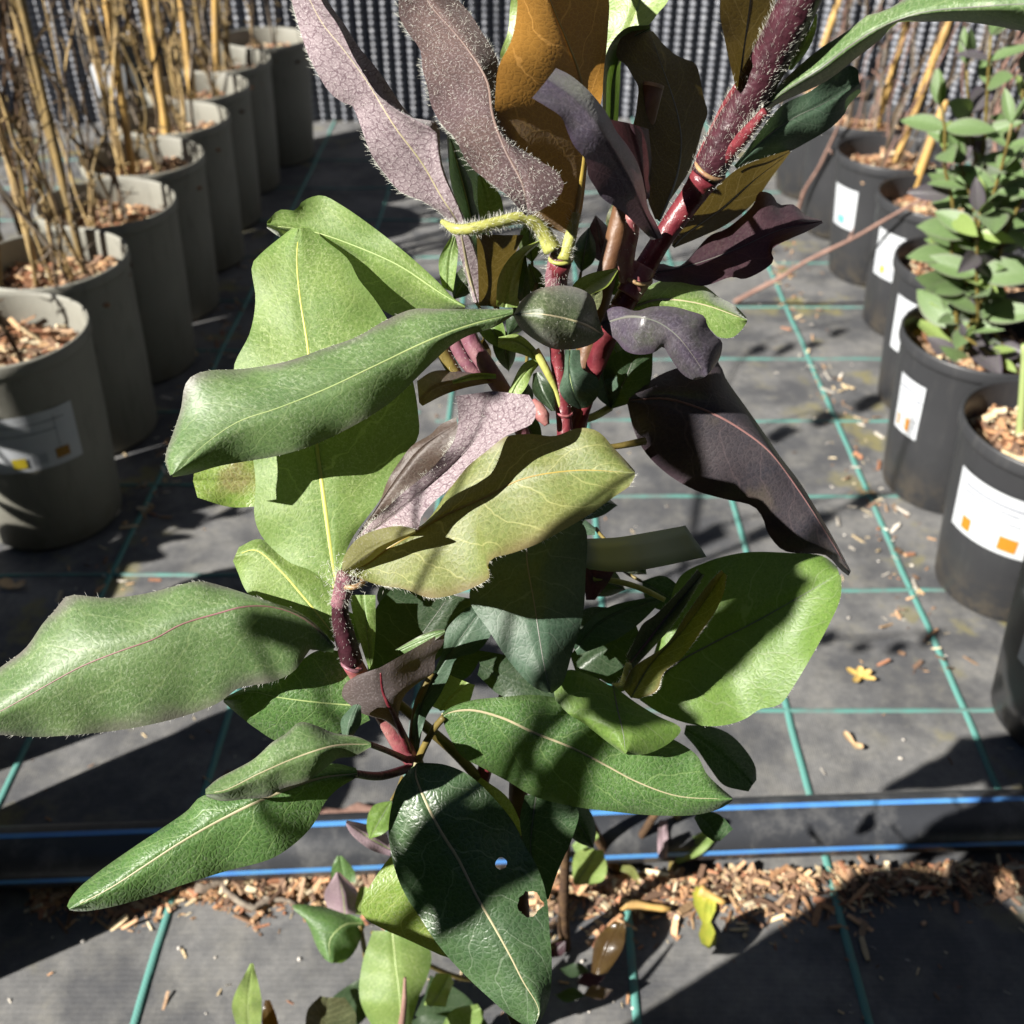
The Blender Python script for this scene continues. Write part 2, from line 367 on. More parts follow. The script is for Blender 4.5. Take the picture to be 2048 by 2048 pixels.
def pxtube(parent, name, pts, rpx, m, segs=10, hair=0, hl=.0015, hm='hair', n=None, hr=.00004, along=.3):
    """pts: (px,py,z); rpx radii in pixels"""
    q = [P(*p) for p in pts]; zs = [p[2] for p in pts]
    rad = [ (rpx[i] if isinstance(rpx, (list, tuple)) else rpx) * zs[i] / F for i in range(len(pts))]
    o, P3, rr = tube(name, q, rad, MAT[m], parent, segs, n)
    if hair: stem_hairs(o, P3, rr, hair, hl, hm, r=hr, along=along)
    return o
# ================================================================ setting: ground
def gh(x, y):
    return .0016 * noise.noise(Vector((x * 9, y * 5, 1.7))) + .0009 * noise.noise(Vector((x * 22, y * 26, 4.2)))
def axis(lo, hi, near0, near1, n, ext):
    a = [near0 + (near1 - near0) * i / n for i in range(n + 1)]
    return [lo * f + near0 * (1 - f) for f in (1, .4, .12)] + a + [hi * f + near1 * (1 - f) for f in (.12, .4, 1)]
gx, gy = axis(-20, 20, -1.2, 1.2, 150, 0), axis(-15, 25, .1, 2.5, 150, 0)
V = [(x, y, gh(x, y)) for y in gy for x in gx]; nx = len(gx)
Fc = [(j * nx + i, j * nx + i + 1, (j + 1) * nx + i + 1, (j + 1) * nx + i) for j in range(len(gy) - 1) for i in range(nx - 1)]
m, n = mat('ground_fabric'); k = N(n); o = k.obj(); x, y, _ = k.sep(o)
wx = k.m('SINE', k.m('MULTIPLY', x, 2 * math.pi / .0019)); wy = k.m('MULTIPLY', k.m('SINE', k.m('MULTIPLY', y, 2 * math.pi / .0036)), .4)
rowsh = k.m('MULTIPLY', k.m('SUBTRACT', k.noise(o, 420, 2, .6), .5), 2.4)
weave = k.m('MULTIPLY_ADD', k.m('ADD', wx, k.m('ADD', wy, rowsh)), .167, .5)
dust = k.ss(k.noise(o, 9, 6, .65), .40, .62); fine = k.noise(o, 110, 5, .7); streak = k.ss(k.noise(o, 28, 5, .7), .42, .7)
col = k.mix(weave, (.03, .031, .035), (.09, .092, .098))
col = k.mix(k.m('MULTIPLY', k.m('MULTIPLY', dust, fine), .95), col, (.21, .207, .2))
col = k.mix(k.m('MULTIPLY', k.m('MULTIPLY', streak, fine), .55), col, (.23, .22, .19))
edge = k.ss(k.m('ABSOLUTE', k.m('ADD', x, -.0)), .26, .42)
moss = k.m('MULTIPLY', k.ss(k.noise(o, 14, 5, .6), .54, .66), edge)
col = k.mix(k.m('MULTIPLY', moss, .7), col, (.17, .15, .05))
k.out(k.bsdf(col, .62, k.bump(k.m('ADD', weave, k.m('MULTIPLY', fine, .6)), .55, .0008), .35))
ground = mesh('ground', V, Fc, m); tag(ground, 'dark grey woven ground-cover fabric with pale dust and teal marker lines', 'ground', kind='structure')
m, n = mat('teal_line'); k = N(n); o = k.obj(); x, y, _ = k.sep(o)
wv = k.m('SINE', k.m('MULTIPLY', k.m('ADD', x, y), 2 * math.pi / .003))
col = k.mix(k.m('MULTIPLY_ADD', wv, .14, .4), (.055, .18, .16), (.10, .26, .225)); col = k.mix(k.m('MULTIPLY', k.ss(k.noise(o, 35, 5, .7), .5, .72), .5), col, (.13, .16, .14))
k.out(k.bsdf(col, .6, k.bump(wv, .12, .0004))); TEAL = m
m2_, n_ = mat('teal_line_faded'); k = N(n_); o = k.obj()
k.out(k.bsdf(k.mix(k.m('MULTIPLY_ADD', k.ss(k.noise(o, 30, 5, .7), .4, .65), .6, .2), (.06, .21, .18), (.10, .12, .115)), .6)); TEAL2 = m2_
def ribbon(pts, wd):
    V, Fc = [], []
    for i, p in enumerate(pts):
        d = (pts[min(i + 1, len(pts) - 1)] - pts[max(i - 1, 0)]).normalized(); s = Vector((-d.y, d.x, 0))
        for t, h in ((-.5, .0004), (-.3, .0018), (.3, .0018), (.5, .0004)):
            q = p + s * (wd * (t + .06 * noise.noise(p * 60))); V.append((q.x, q.y, gh(q.x, q.y) + h))
    for i in range(len(pts) - 1):
        for j in range(3): Fc.append((i * 4 + j, i * 4 + j + 1, i * 4 + 5 + j, i * 4 + 4 + j))
    return V, Fc
S0 = .1488; tl = math.tan(R(.8))
def teal(pts, wd, mm=None):
    pts = [p + Vector((.0012 * noise.noise(p * 12), .0012 * noise.noise(p * 12 + Vector((5, 1, 2))), 0)) for p in pts]
    v, f = ribbon(pts, wd); mesh('marker_line', v, f, mm or TEAL, ground)
for px in (1928 + 706, 1928 + 353, 1928, 1575, 1222, 830, 460, 90, -280, -650):
    p0 = at_h(px, 1421); teal([Vector((p0.x + (y - p0.y) * tl, y, 0)) for y in [.12 + 2.1 * i / 120 for i in range(121)]], .0056)
y0 = at_h(1800, 1421).y; y1 = at_h(200, 1156).y
for i in range(0, 10): teal([Vector((-.09 + 1.3 * t / 60, y0 + i * S0, 0)) for t in range(61)], .0045, TEAL2)
for i in range(-1, 9): teal([Vector((-1.2 + 1.09 * t / 60, y1 + i * S0 + .003, 0)) for t in range(61)], .0045, TEAL2)
# ================================================================ windbreak cloth behind
m, n = mat('windbreak_cloth'); k = N(n); o = k.obj(); x, y, z = k.sep(o)
rb = k.m('SINE', k.m('ADD', k.m('MULTIPLY', z, 2 * math.pi / .0125), k.m('MULTIPLY', k.noise(o, 40, 3), 5.)))
hole = k.m('MULTIPLY_ADD', k.ss(rb, -.5, .5), .5, .3); br = k.noise(o, 7, 3)
col = k.mix(hole, (.012, .013, .016), k.mix(br, (.13, .14, .165), (.26, .275, .32)))
k.out(k.bsdf(col, .45, k.bump(rb, .6, .004), .6))
V, Fc = [], []; nxx, nzz = 760, 26
for j in range(nzz + 1):
    for i in range(nxx + 1):
        xx = -1.9 + 3.6 * i / nxx; zz = .0 + 2.4 * j / nzz
        ph = xx / .024 * 2 * math.pi + 2.2 * noise.noise(Vector((xx * 6, zz * 1.5, 0)))
        V.append((xx, 2.18 + .0085 * math.sin(ph) + .05 * noise.noise(Vector((xx * 3, zz * .8, 3))) + .012 * noise.noise(Vector((xx * 14, zz * 2, 8))), zz))
for j in range(nzz):
    for i in range(nxx): a = j * (nxx + 1) + i; Fc.append((a, a + 1, a + nxx + 2, a + nxx + 1))
tag(mesh('windbreak_cloth', V, Fc, m), 'black woven windbreak cloth with narrow vertical folds hanging across the back', 'cloth')
DARKC = simple('sky_blocker_cloth', (.022, .024, .028), (.03, .032, .036), .7, 30)  # for the unseen cloths added round the scene to cut down sky light
for (a, b, hh, lb) in (((-2.6, -1.), (1.5, -1.), 1.6, 'added unseen black cloth behind the camera, blocks low sky'), ((1.35, -1.), (1.35, 2.3), 2.4, 'added unseen black cloth along the right side, blocks sky'), ((-2.7, -1.), (-2.7, 2.3), 1.45, 'added unseen black cloth along the far left side, blocks low sky')):
    V, Fc = [], []
    for i in range(161):
        t = i / 160; x_ = a[0] + (b[0] - a[0]) * t; y_ = a[1] + (b[1] - a[1]) * t; q = .02 * math.sin(t * 300) + .03 * math.sin(t * 47)
        for zz in (0., hh): V.append((x_ + (q if a[0] == b[0] else 0), y_ + (q if a[1] == b[1] else 0), zz))
    Fc = [(2 * i, 2 * i + 2, 2 * i + 3, 2 * i + 1) for i in range(160)]
    tag(mesh('windbreak_cloth', V, Fc, DARKC), lb, 'cloth')
# ================================================================ pipe
PA, PB = at_h(100, 1703, .021), at_h(1600, 1660, .021); pd = (PB - PA).normalized(); PR = .0213
m, n = mat('pipe_black'); k = N(n); o = k.obj()
col = k.mix(k.m('MULTIPLY', k.ss(k.noise(o, 30, 5, .7), .45, .7), .7), (.028, .03, .035), (.10, .10, .10))
k.out(k.bsdf(col, .42, k.bump(k.noise(o, 250, 4), .15, .001), .5)); PIPEM = m
PIPEB = simple('pipe_blue', (.06, .2, .52), (.08, .25, .5), .45, 60)
pipe = empty('irrigation_pipe', (PA + pd * .3).to_tuple(), 'black plastic irrigation pipe with blue stripes lying across the ground fabric', 'pipe')
pts = [PA + pd * (-1.3 + 3.4 * i / 60) + Vector((0, .004 * math.sin(i * .23), 0)) for i in range(61)]
v, f = tube_geo(pts, [PR] * 61, 28); mesh('pipe_wall', v, f, PIPEM, pipe)
pn = Vector((pd.y, -pd.x, 0))
for ang in (95, 6, 186, 275):
    V, Fc = [], []
    for p in pts:
        for da in (-5.8, -2, 2, 5.8): t = R(ang + da); V.append(p + (pn * math.cos(t) + Vector((0, 0, 1)) * math.sin(t)) * (PR + .0004))
    for i in range(60):
        for j in range(3): Fc.append((i * 4 + j, i * 4 + j + 1, i * 4 + 5 + j, i * 4 + 4 + j))
    mesh('blue_stripe', V, Fc, PIPEB, pipe)
# ================================================================ bark chips
m, n = mat('bark_chip'); k = N(n); o = k.obj()
at = k.add('ShaderNodeAttribute', attribute_name='tint'); col = k.mix(k.m('MULTIPLY', k.ss(k.noise(o, 500, 4, .7), .45, .7), .45), at.outputs[0], (.08, .05, .03))
k.out(k.bsdf(col, .85, k.bump(k.noise(o, 900, 3), .5, .001), .2)); CHIP = m
PAL = [(.44, .29, .16), (.38, .21, .11), (.30, .14, .08), (.52, .41, .25), (.2, .12, .075), (.10, .06, .04), (.42, .26, .15), (.56, .47, .32), (.33, .22, .14), (.16, .10, .07)]
def chips(name, items, parent, pal=PAL):
    """items: (point, size); one irregular splinter each"""
    V, Fc, T = [], [], []
    for p, s in items:
        a = random.uniform(0, 6.28); tlt = random.uniform(-.5, .5); l, wd, th = s * random.uniform(.6, 2.0), s * random.uniform(.15, .5), s * random.uniform(.08, .25)
        dx = Vector((math.cos(a) * math.cos(tlt), math.sin(a) * math.cos(tlt), math.sin(tlt))); dy = Vector((-math.sin(a), math.cos(a), random.uniform(-.4, .4))).normalized(); dz = dx.cross(dy)
        b = len(V)
        for sx in (-1, -.2, 1):
            for sy, sz in ((-1, -1), (1, -1), (1, 1), (-1, 1)):
                e = random.uniform(.55, 1.) if abs(sx) == 1 else random.uniform(.8, 1.15)
                V.append(p + dx * (sx * l / 2) + dy * (sy * wd / 2 * e) + dz * (sz * th / 2 * random.uniform(.5, 1.1)))
        fs = [(0, 3, 2, 1), (8, 9, 10, 11)]
        for r in (0, 4): fs += [(r + i, r + (i + 1) % 4, r + 4 + (i + 1) % 4, r + 4 + i) for i in range(4)]
        c = random.choice(pal); jv = random.uniform(.75, 1.35); c = tuple(q * jv for q in c)
        for q in fs: Fc.append(tuple(b + i for i in q)); T += [(*c, 1)] * 4
    o = mesh(name, V, Fc, CHIP, parent, smooth=False)
    ca = o.data.color_attributes.new('tint', 'FLOAT_COLOR', 'CORNER'); ca.data.foreach_set('color', [q for c in T for q in c])
    o['kind'] = 'stuff'; return o
it = []
for _ in range(5200):
    px = random.uniform(60, 2040); spread = 34 + 26 * noise.noise(Vector((px * .006, 2, 0))) + (22 if 1050 < px < 1750 else 0)
    py = 1760 - .021 * (px - 1000) + abs(random.gauss(0, 1)) * spread * random.random() ** .3
    p = at_h(px, py); s = random.choice((.002, .0025, .003, .003, .004, .005, .006, .010)); p.z = gh(p.x, p.y) + s * .15 + random.uniform(0, .006) * (py < 1800)
    it.append((p, s))
o = chips('bark_litter', it, None); tag(o, 'strip of loose bark chips and wood splinters spilled along the pipe', 'bark chips')
it = []
for _ in range(330):
    p = at_h(random.uniform(0, 2048), random.uniform(420, 2048)); s = random.choice((.002, .003, .003, .004, .006)); p.z = gh(p.x, p.y) + s * .2; it.append((p, s))
for _ in range(420):     # drift along both pot rows
    y = random.uniform(.62, 1.6); p = Vector((random.choice((-.385 + random.gauss(0, .02), .37 + .06 * (y - .7) + random.gauss(0, .018))), y, 0)); s = random.choice((.003, .004, .006, .009)); p.z = gh(p.x, p.y) + s * .2; it.append((p, s))
o = chips('bark_crumbs', it, None, PAL + [(.5, .46, .4)] * 2); tag(o, 'scattered small bark crumbs lying all over the ground fabric', 'bark crumbs')
# pale grit grains
V, Fc = [], []
GM = simple('grit', (.55, .52, .48), (.42, .38, .33), .7, 90)
for _ in range(34):
    px, py = (random.uniform(0, 1300), random.uniform(1850, 2048)) if random.random() < .45 else (random.uniform(1250, 2040), random.uniform(600, 1600))
    p = at_h(px, py); r = random.uniform(.0008, .0017); bm = bmesh.new(); bmesh.ops.create_icosphere(bm, subdivisions=1, radius=r)
    b = len(V); V += [p + Vector((v.co.x * random.uniform(.7, 1.3), v.co.y * random.uniform(.7, 1.2), v.co.z * .8 + r * .8)) for v in bm.verts]
    bm.verts.index_update(); Fc += [tuple(b + v.index for v in f.verts) for f in bm.faces]; bm.free()
tag(mesh('grit', V, Fc, GM), 'small pale grit grains sprinkled on the ground fabric', 'grit', kind='stuff')
# ================================================================ pots
def pot_mat(name, a, b, dustc, dust, rough):
    m, n = mat(name); k = N(n); o = k.obj(); x, y, z = k.sep(o)
    st = k.add('ShaderNodeMapping'); k.L(o, st.inputs[0]); st.inputs['Scale'].default_value = (1, 1, .18)
    c = k.mix(k.noise(o, 25, 4), a, b); c = k.mix(k.m('MULTIPLY', k.ss(k.noise(st.outputs[0], 70, 5, .7), .5, .75), dust), c, dustc)
    c = k.mix(k.m('MULTIPLY', k.m('MULTIPLY', k.ss(z, .06, .0), k.ss(k.noise(o, 40, 5, .7), .4, .65)), .4), c, (.12, .095, .06))
    k.out(k.bsdf(c, rough, k.bump(k.noise(o, 160, 4), .2, .001), .45)); return m
POTG = pot_mat('pot_taupe', (.165, .162, .137), (.215, .21, .178), (.09, .085, .068), .6, .6)
POTB = pot_mat('pot_black', (.022, .0225, .025), (.03, .031, .034), (.08, .078, .074), .25, .45)
SOIL = simple('bark_soil', (.24, .115, .06), (.10, .05, .03), .9, 130, .9, 350, .15)
LABW = simple('label_white', (.44, .46, .48), (.40, .42, .45), .4, 20)
INK = {'orange': simple('print_orange', (.36, .15, .01)), 'yellow': simple('print_yellow', (.38, .3, .015)), 'grey': simple('print_grey', (.3, .32, .35)), 'brown': simple('print_brown', (.26, .13, .015)),
       'line': simple('print_line', (.12, .13, .16)), 'green': simple('print_green', (.1, .4, .3))}
def lathe(prof, seg=56):
    V = [(r * math.cos(2 * math.pi * s / seg), r * math.sin(2 * math.pi * s / seg), z) for r, z in prof for s in range(seg)]; Fc = []
    for i in range(len(prof) - 1):
        for s in range(seg): t = (s + 1) % seg; Fc.append((i * seg + s, i * seg + t, (i + 1) * seg + t, (i + 1) * seg + s))
    return V, Fc
def potmesh(rt, rb, h, lip):
    si = h - .032
    pr = [(.001, .004), (rb - .006, .004), (rb - .003, 0), (rb, .003), (rb + (rt - rb) * .5, h * .5), (rt - lip - .0006, h - .016), (rt - lip, h - .014), (rt - .0005, h - .0125), (rt, h - .010), (rt, h - .002), (rt - .0008, h), (rt - .0024, h), (rt - .0032, h - .002), (rt - .0045, h - .02), (rb + (rt - rb) * .6 - .003, h * .62)]
    return lathe(pr)
_pc = {}
def pot(loc, dark, rz, label, group, lab=None, h=.21, rt=.0785, rb=.066, soilz=.034, labmat=None):
    key = (dark, h, rt, rb, soilz)
    if key not in _pc:
        v, f = potmesh(rt, rb, h, .0016 if not dark else .0028)
        me = bpy.data.meshes.new('pot_wall'); me.from_pydata(v, [], f); me.materials.append(POTB if dark else POTG); me.polygons.foreach_set('use_smooth', [True] * len(f))
        rs = rt - .006; V, Fc = [], []; rings = 9
        for i in range(rings + 1):
            for s in range(40):
                a = 2 * math.pi * s / 40; r = rs * i / rings; V.append((r * math.cos(a), r * math.sin(a), h - soilz + .010 * noise.noise(Vector((r * math.cos(a) * 30, r * math.sin(a) * 30, h * 9))) + .004 * (1 - i / rings)))
        for i in range(rings):
            for s in range(40): t = (s + 1) % 40; Fc.append((i * 40 + s, i * 40 + t, i * 40 + 40 + t, i * 40 + 40 + s))
        ms = bpy.data.meshes.new('soil'); ms.from_pydata(V, [], Fc); ms.materials.append(SOIL)
        itc = []
        for _ in range(330):
            a = random.uniform(0, 6.28); r = rs * .96 * math.sqrt(random.random()); s = random.choice((.004, .006, .008, .011, .015))
            z = h - soilz + .010 * noise.noise(Vector((r * math.cos(a) * 30, r * math.sin(a) * 30, h * 9))) + .004
            itc.append((Vector((r * math.cos(a), r * math.sin(a), z + s * .1)), s))
        oc = chips('bark_chips', itc, None); mc = oc.data; bpy.data.objects.remove(oc)
        _pc[key] = (me, ms, mc)
    me, ms, mc = _pc[key]
    e = empty('nursery_pot', loc, label, 'pot', group); e.rotation_euler = (R(random.uniform(-1, 1)), R(random.uniform(-1, 1)), rz)
    def ch(name, d, par=e):
        o = bpy.data.objects.new(name, d); C.objects.link(o); o.parent = par; return o
    ch('pot_wall', me); so_ = ch('bark_soil', ms); c_ = ch('bark_chips', mc, so_); c_['kind'] = 'stuff'
    if lab:
        ang0, ang1, z0, z1, prints = lab
        def rad(z): return rb + (rt - rb) * min(1, z / h) - .0012 * (z / h)
        def patch(name, a0, a1, za, zb, off, mm, par):
            na = max(2, int(abs(a1 - a0) / 5) + 1); V = []; Fc = []; rz_ = R(0) - rz
            for (zz) in (za, zb):
                for i in range(na + 1):
                    a = R(a0 + (a1 - a0) * i / na) + rz_; V.append(((rad(zz) + off) * math.cos(a), (rad(zz) + off) * math.sin(a), zz))
            for i in range(na): Fc.append((i, i + 1, na + 2 + i, na + 1 + i))
            md = bpy.data.meshes.new(name); md.from_pydata(V, [], Fc); md.materials.append(mm); md.polygons.foreach_set('use_smooth', [True] * len(Fc)); return ch(name, md, par)
        lb = patch('label', ang0, ang1, z0, z1, .0011, labmat or LABW, e)
        for a0, a1, f0, f1, c in prints:
            da = ang1 - ang0; dz = z1 - z0
            patch('print_mark', ang0 + da * a0, ang0 + da * a1, z0 + dz * f0, z0 + dz * f1, .0015, INK[c], lb)
    return e
PRL = [(.14, .24, .08, .30, 'orange'), (.32, .44, .08, .30, 'grey'), (.52, .68, .08, .32, 'orange'), (.1, .7, .80, .83, 'line'), (.1, .62, .70, .725, 'line'), (.1, .5, .62, .64, 'line'), (.1, .66, .54, .56, 'line'), (.1, .3, .46, .48, 'line'), (.76, .95, .60, .615, 'line'), (.76, .765, .1, .6, 'line'), (.76, .95, .3, .315, 'line'), (.8, .93, .2, .21, 'line'), (.78, .95, .68, .72, 'line')]
LG = 'grey-brown pots in the row on the left'
ordn = ['nearest', 'second', 'third', 'fourth', 'fifth', 'sixth', 'seventh']
POTL = []
for i in range(7):
    x, y = -.477 + random.uniform(-.004, .004), .845 + .1595 * i
    if i == 0: lab = (-108, -30, .098, .158, [(.36, .48, .08, .26, 'yellow'), (.54, .67, .1, .28, 'grey'), (.75, .88, .12, .3, 'brown'), (.1, .9, .82, .835, 'line'), (.2, .8, .66, .675, 'line'), (.8, .805, .3, .9, 'line')])
    else: lab = None
    lb = {0: 'grey-brown nursery pot with white label, nearest in the left row'}.get(i, 'grey-brown nursery pot, %s from the front in the left row' % ordn[i])
    POTL.append(pot((x, y, .002), 0, random.uniform(0, 6.28), lb, LG, lab))
p = at_h(526, 76, .21); POTL.append(pot((p.x, p.y, .002), 0, 1., 'grey-brown pot standing alone at the far end behind the left row', LG))
p = at_h(228, 60, .19); pot((p.x, p.y, .002), 1, 0., 'black pot with white label in shade behind the left row', None, (-130, -50, .08, .14, [(.2, .4, .1, .4, 'yellow'), (.5, .7, .1, .4, 'line')]), .19, .068, .055)
pot((-.45, .358, .002), 0, 2., 'grey-brown nursery pot standing just left of the picture beside the pipe', None)
pot((-.5, .535, .002), 0, 3., 'grey-brown nursery pot left of the picture, in front of the left row', None)
pot((-.70, .58, .002), 0, 1., 'added unseen grey-brown pot left of the picture, shades the ground beside the nearest pot', None)  # added out of view to deepen the shadow on the left ground
RG = 'black pots in the row on the right'
RP = [(1.026 * q_[0], 1.026 * q_[1]) for q_ in [(.445, .553), (.452, .715), (.448, .872), (.49, 1.04), (.525, 1.235), (.52, 1.40), (.515, 1.565), (.51, 1.73)]]
RL = ['black pot with white label at the right edge, nearest in the right row', 'black pot with large white and orange label, second in the right row', 'black pot holding the leafy green shrub, third in the right row',
      'black pot with tall white label, fourth in the right row', 'black pot with two bamboo canes, fifth in the right row', 'black pot with small pale label, sixth in the right row', 'black pot half hidden at the back, seventh in the right row', 'black pot at the far end of the right row']
POTR = []
YL = [(.3, .45, .1, .26, 'yellow'), (.55, .75, .1, .26, 'grey'), (.1, .9, .82, .835, 'line'), (.1, .8, .7, .71, 'line'), (.1, .8, .6, .61, 'line')]
LABS = [(188, 268, .08, .14, PRL), (186, 266, .08, .142, PRL), (186, 214, .08, .142, PRL), (190, 250, .08, .146, YL), (190, 228, .08, .142, YL), (185, 222, .08, .138, [(.3, .6, .1, .3, 'green')]), None, None]
for (x, y), lb, la in zip(RP, RL, LABS):
    POTR.append(pot((x, y, .002), 1, random.uniform(0, 6.28), lb, RG, la, .178, .079, .059, .028))
MP = Vector((-.025, .12, .002))
pot(tuple(MP), 1, 0., 'black pot of the foreground honeysuckle, just below the picture', None, None, .21, .0785, .062)
st = empty('shade_pot_stack', (-.2, .062, .002), 'added unseen stack of black pots below the picture, shades the lower right', 'pot stack')  # unseen stack, added to throw the shadow at bottom right
v, f = potmesh(.0785, .062, .21, .0028)
for i in range(12):
    o = mesh('shade_stack_pot', [(x - .2, y + .062, z + .002 + i * .018) for x, y, z in v], f, POTB, st)
# ================================================================ canes and dry climbers
def cane(name, a, b, r, m, label, group=None, cat='cane'):
    d = b - a; n = 40; pts = [a + d * (i / n) for i in range(n + 1)]; ln = d.length; ph = random.random()
    rad = []
    for i in range(n + 1):
        s = ((i / n * ln) / .11 + ph) % 1.; rad.append(r * (1 + .22 * math.exp(-((min(s, 1 - s)) / .06) ** 2) - .1 * i / n))
    v, f = tube_geo(pts, rad, 10); return tag(mesh(name, v, f, MAT[m]), label, cat, group)
def vine_geo(a, b, r, wob=.012, buds=14, n=26):
    pts = []; sd = Vector((random.random() * 99, random.random() * 99, 0))
    for i in range(n + 1):
        t = i / n; q = a + (b - a) * t; w_ = wob * math.sin(math.pi * min(1, t * 1.3) * .9)
        q = q + Vector((noise.noise(sd + Vector((t * 4, 0, 0))), noise.noise(sd + Vector((0, t * 4, 9))), 0)) * w_ * 2; pts.append(q)
    parts = [tube_geo(pts, [r * (1 - .55 * i / n) * (1 + .25 * (i % 5 == 0)) for i in range(n + 1)], 6)]
    for _ in range(buds):
        i = random.randrange(2, n); p = pts[i]; d = (rdir() + Vector((0, 0, .5))).normalized(); l = random.uniform(.004, .022)
        q = p + d * l * .6 + rdir() * .002; parts.append(tube_geo([p, q, q + (d + rdir() * .7).normalized() * l * .6], [r * .5, r * .45, r * .15], 5))
    return join(parts)
def dry_climber(base, tops, label, group, mats=('drywood', 'strawstem', 'greystem', 'canedull', 'strawstem'), r=.0019, buds=22, wob=.012):
    e = empty('dry_climber', tuple(base), label, 'dry plant', group)
    for i, t in enumerate(tops):
        a = base + Vector((random.uniform(-.03, .03), random.uniform(-.03, .03), -.004))
        v, f = vine_geo(a, t, r * random.uniform(.6, 1.25), wob, buds); mesh('stem', v, f, MAT[mats[i % len(mats)]], e)
    return e
CG = 'bamboo canes in the left pots'; DG = 'leafless climbers in the left pots'
ctop = [((5, 640), (-40, 200)), ((166, 530), (28, -60)), ((270, 378), (205, -60)), ((342, 318), (286, -60)), ((392, 250), (356, -60)), ((433, 190), (430, -60)), ((452, 150), (455, -60))]
for i, (b, t) in enumerate(ctop):
    py_ = POTL[i].location.y; a = at_h(b[0], b[1], .175); q = at_y(t[0], t[1], a.y + .01)
    cane('bamboo_cane', a, q, (.0042, .0042, .0052, .0058, .0058, .006, .005)[i], 'canedull' if i < 2 else ('cane' if i != 6 else 'canedull'), 'bamboo cane standing in the %s pot of the left row' % ordn[i].replace('nearest', 'front'), CG)
for i in range(1, 7):
    L_ = POTL[i].location; dx = random.uniform(-.045, -.015); dy = random.uniform(-.02, .03)
    cane('bamboo_cane', Vector((L_.x + dx, L_.y + dy, .17)), Vector((L_.x + dx + random.uniform(-.035, .03), L_.y + dy + .01, .7)), .0036, random.choice(('canedull', 'strawstem')), 'thinner weathered cane in the %s pot of the left row' % ordn[i], CG)
for i in range(7):
    L_ = POTL[i].location; b = Vector((L_.x, L_.y, .176)); tops = []
    for _ in range(0 if i == 0 else 9):
        tops.append(Vector((L_.x + random.uniform(-.09, .07), L_.y + random.uniform(-.07, .07), random.uniform(.42, .75))))
    if i == 0: tops = [Vector((L_.x - .06, L_.y + .03, .45)), Vector((L_.x - .1, L_.y, .4))]
    dry_climber(b, tops, 'leafless brown climber stems in the %s pot of the left row' % ordn[i].replace('nearest', 'front'), DG, r=.0021)
L_ = POTL[7].location; dry_climber(Vector((L_.x, L_.y, .176)), [Vector((L_.x + random.uniform(-.09, .07), L_.y, random.uniform(.4, .7))) for _ in range(4)], 'leafless brown stems in the lone pot at the far left end', DG, r=.0022)
dry_climber(Vector((-.66, 1.25, .0)), [Vector((-.66 + random.uniform(-.2, .22), 1.25 + random.uniform(-.1, .15), random.uniform(.5, .9))) for _ in range(9)], 'dense tangle of dark leafless stems behind the left row', None, ('wood', 'drywood'), .0032, 24, .03)
dry_climber(Vector((-.78, 1.62, .0)), [Vector((-.76 + random.uniform(-.25, .2), 1.62 + random.uniform(-.1, .15), random.uniform(.5, .95))) for _ in range(9)], 'dark bare twigs farthest back at the left edge', None, ('wood', 'drywood', 'greystem'), .0035, 24, .03)
RC = 'bamboo canes in the right pots'
for (b, t, r, lb) in [((1791, 325), (1905, 20), .0062, 'yellow bamboo cane rising from the fifth right pot, left one'), ((1828, 378), (1892, 200), .006, 'short bamboo cane with broken top in the fifth right pot'),
                      ((1752, 255), (1835, -20), .0058, 'yellow bamboo cane with dark marks in the sixth right pot'), ((1645, 95), (1690, -30), .0062, 'yellow bamboo cane behind the dark purple stem at the back'), ((1903, 446), (1935, 360), .006, 'bamboo cane stub in the fourth right pot')]:
    a = at_h(*b, .16) ; q = at_y(*t, a.y + .01); cane('bamboo_cane', a, q, r, 'cane', lb, RC)
for i, lb in ((3, 'fourth'), (4, 'fifth'), (5, 'sixth'), (6, 'seventh'), (7, 'last')):
    L_ = POTR[i].location
    dry_climber(Vector((L_.x, L_.y, .149)), [Vector((L_.x + random.uniform(-.05, .12), L_.y + random.uniform(-.05, .06), random.uniform(.38, .62))) for _ in range(8)], 'thin tan and pinkish dry stems in the %s pot of the right row' % lb, 'dry stems in the right pots', ('pinkstem', 'greystem', 'drywood'), .0017, 10, .014)
# two loose dry stems
a, b = at_h(1470, 604, .004), at_y(1868, 386, 1.19)
v, f = vine_geo(a, b, .0034, .004, 2, 20); tag(mesh('dead_twig', v, f, MAT['pinkstem']), 'long dry pinkish stem leaning from the ground onto the right pots', 'dry stem')
a, b = at_h(1580, 455, .004), at_y(1722, 150, 1.5)
v, f = vine_geo(a, b, .0032, .004, 2, 20); tag(mesh('dead_twig', v, f, MAT['pinkstem']), 'dry reddish stem standing upright left of the right pots', 'dry stem')
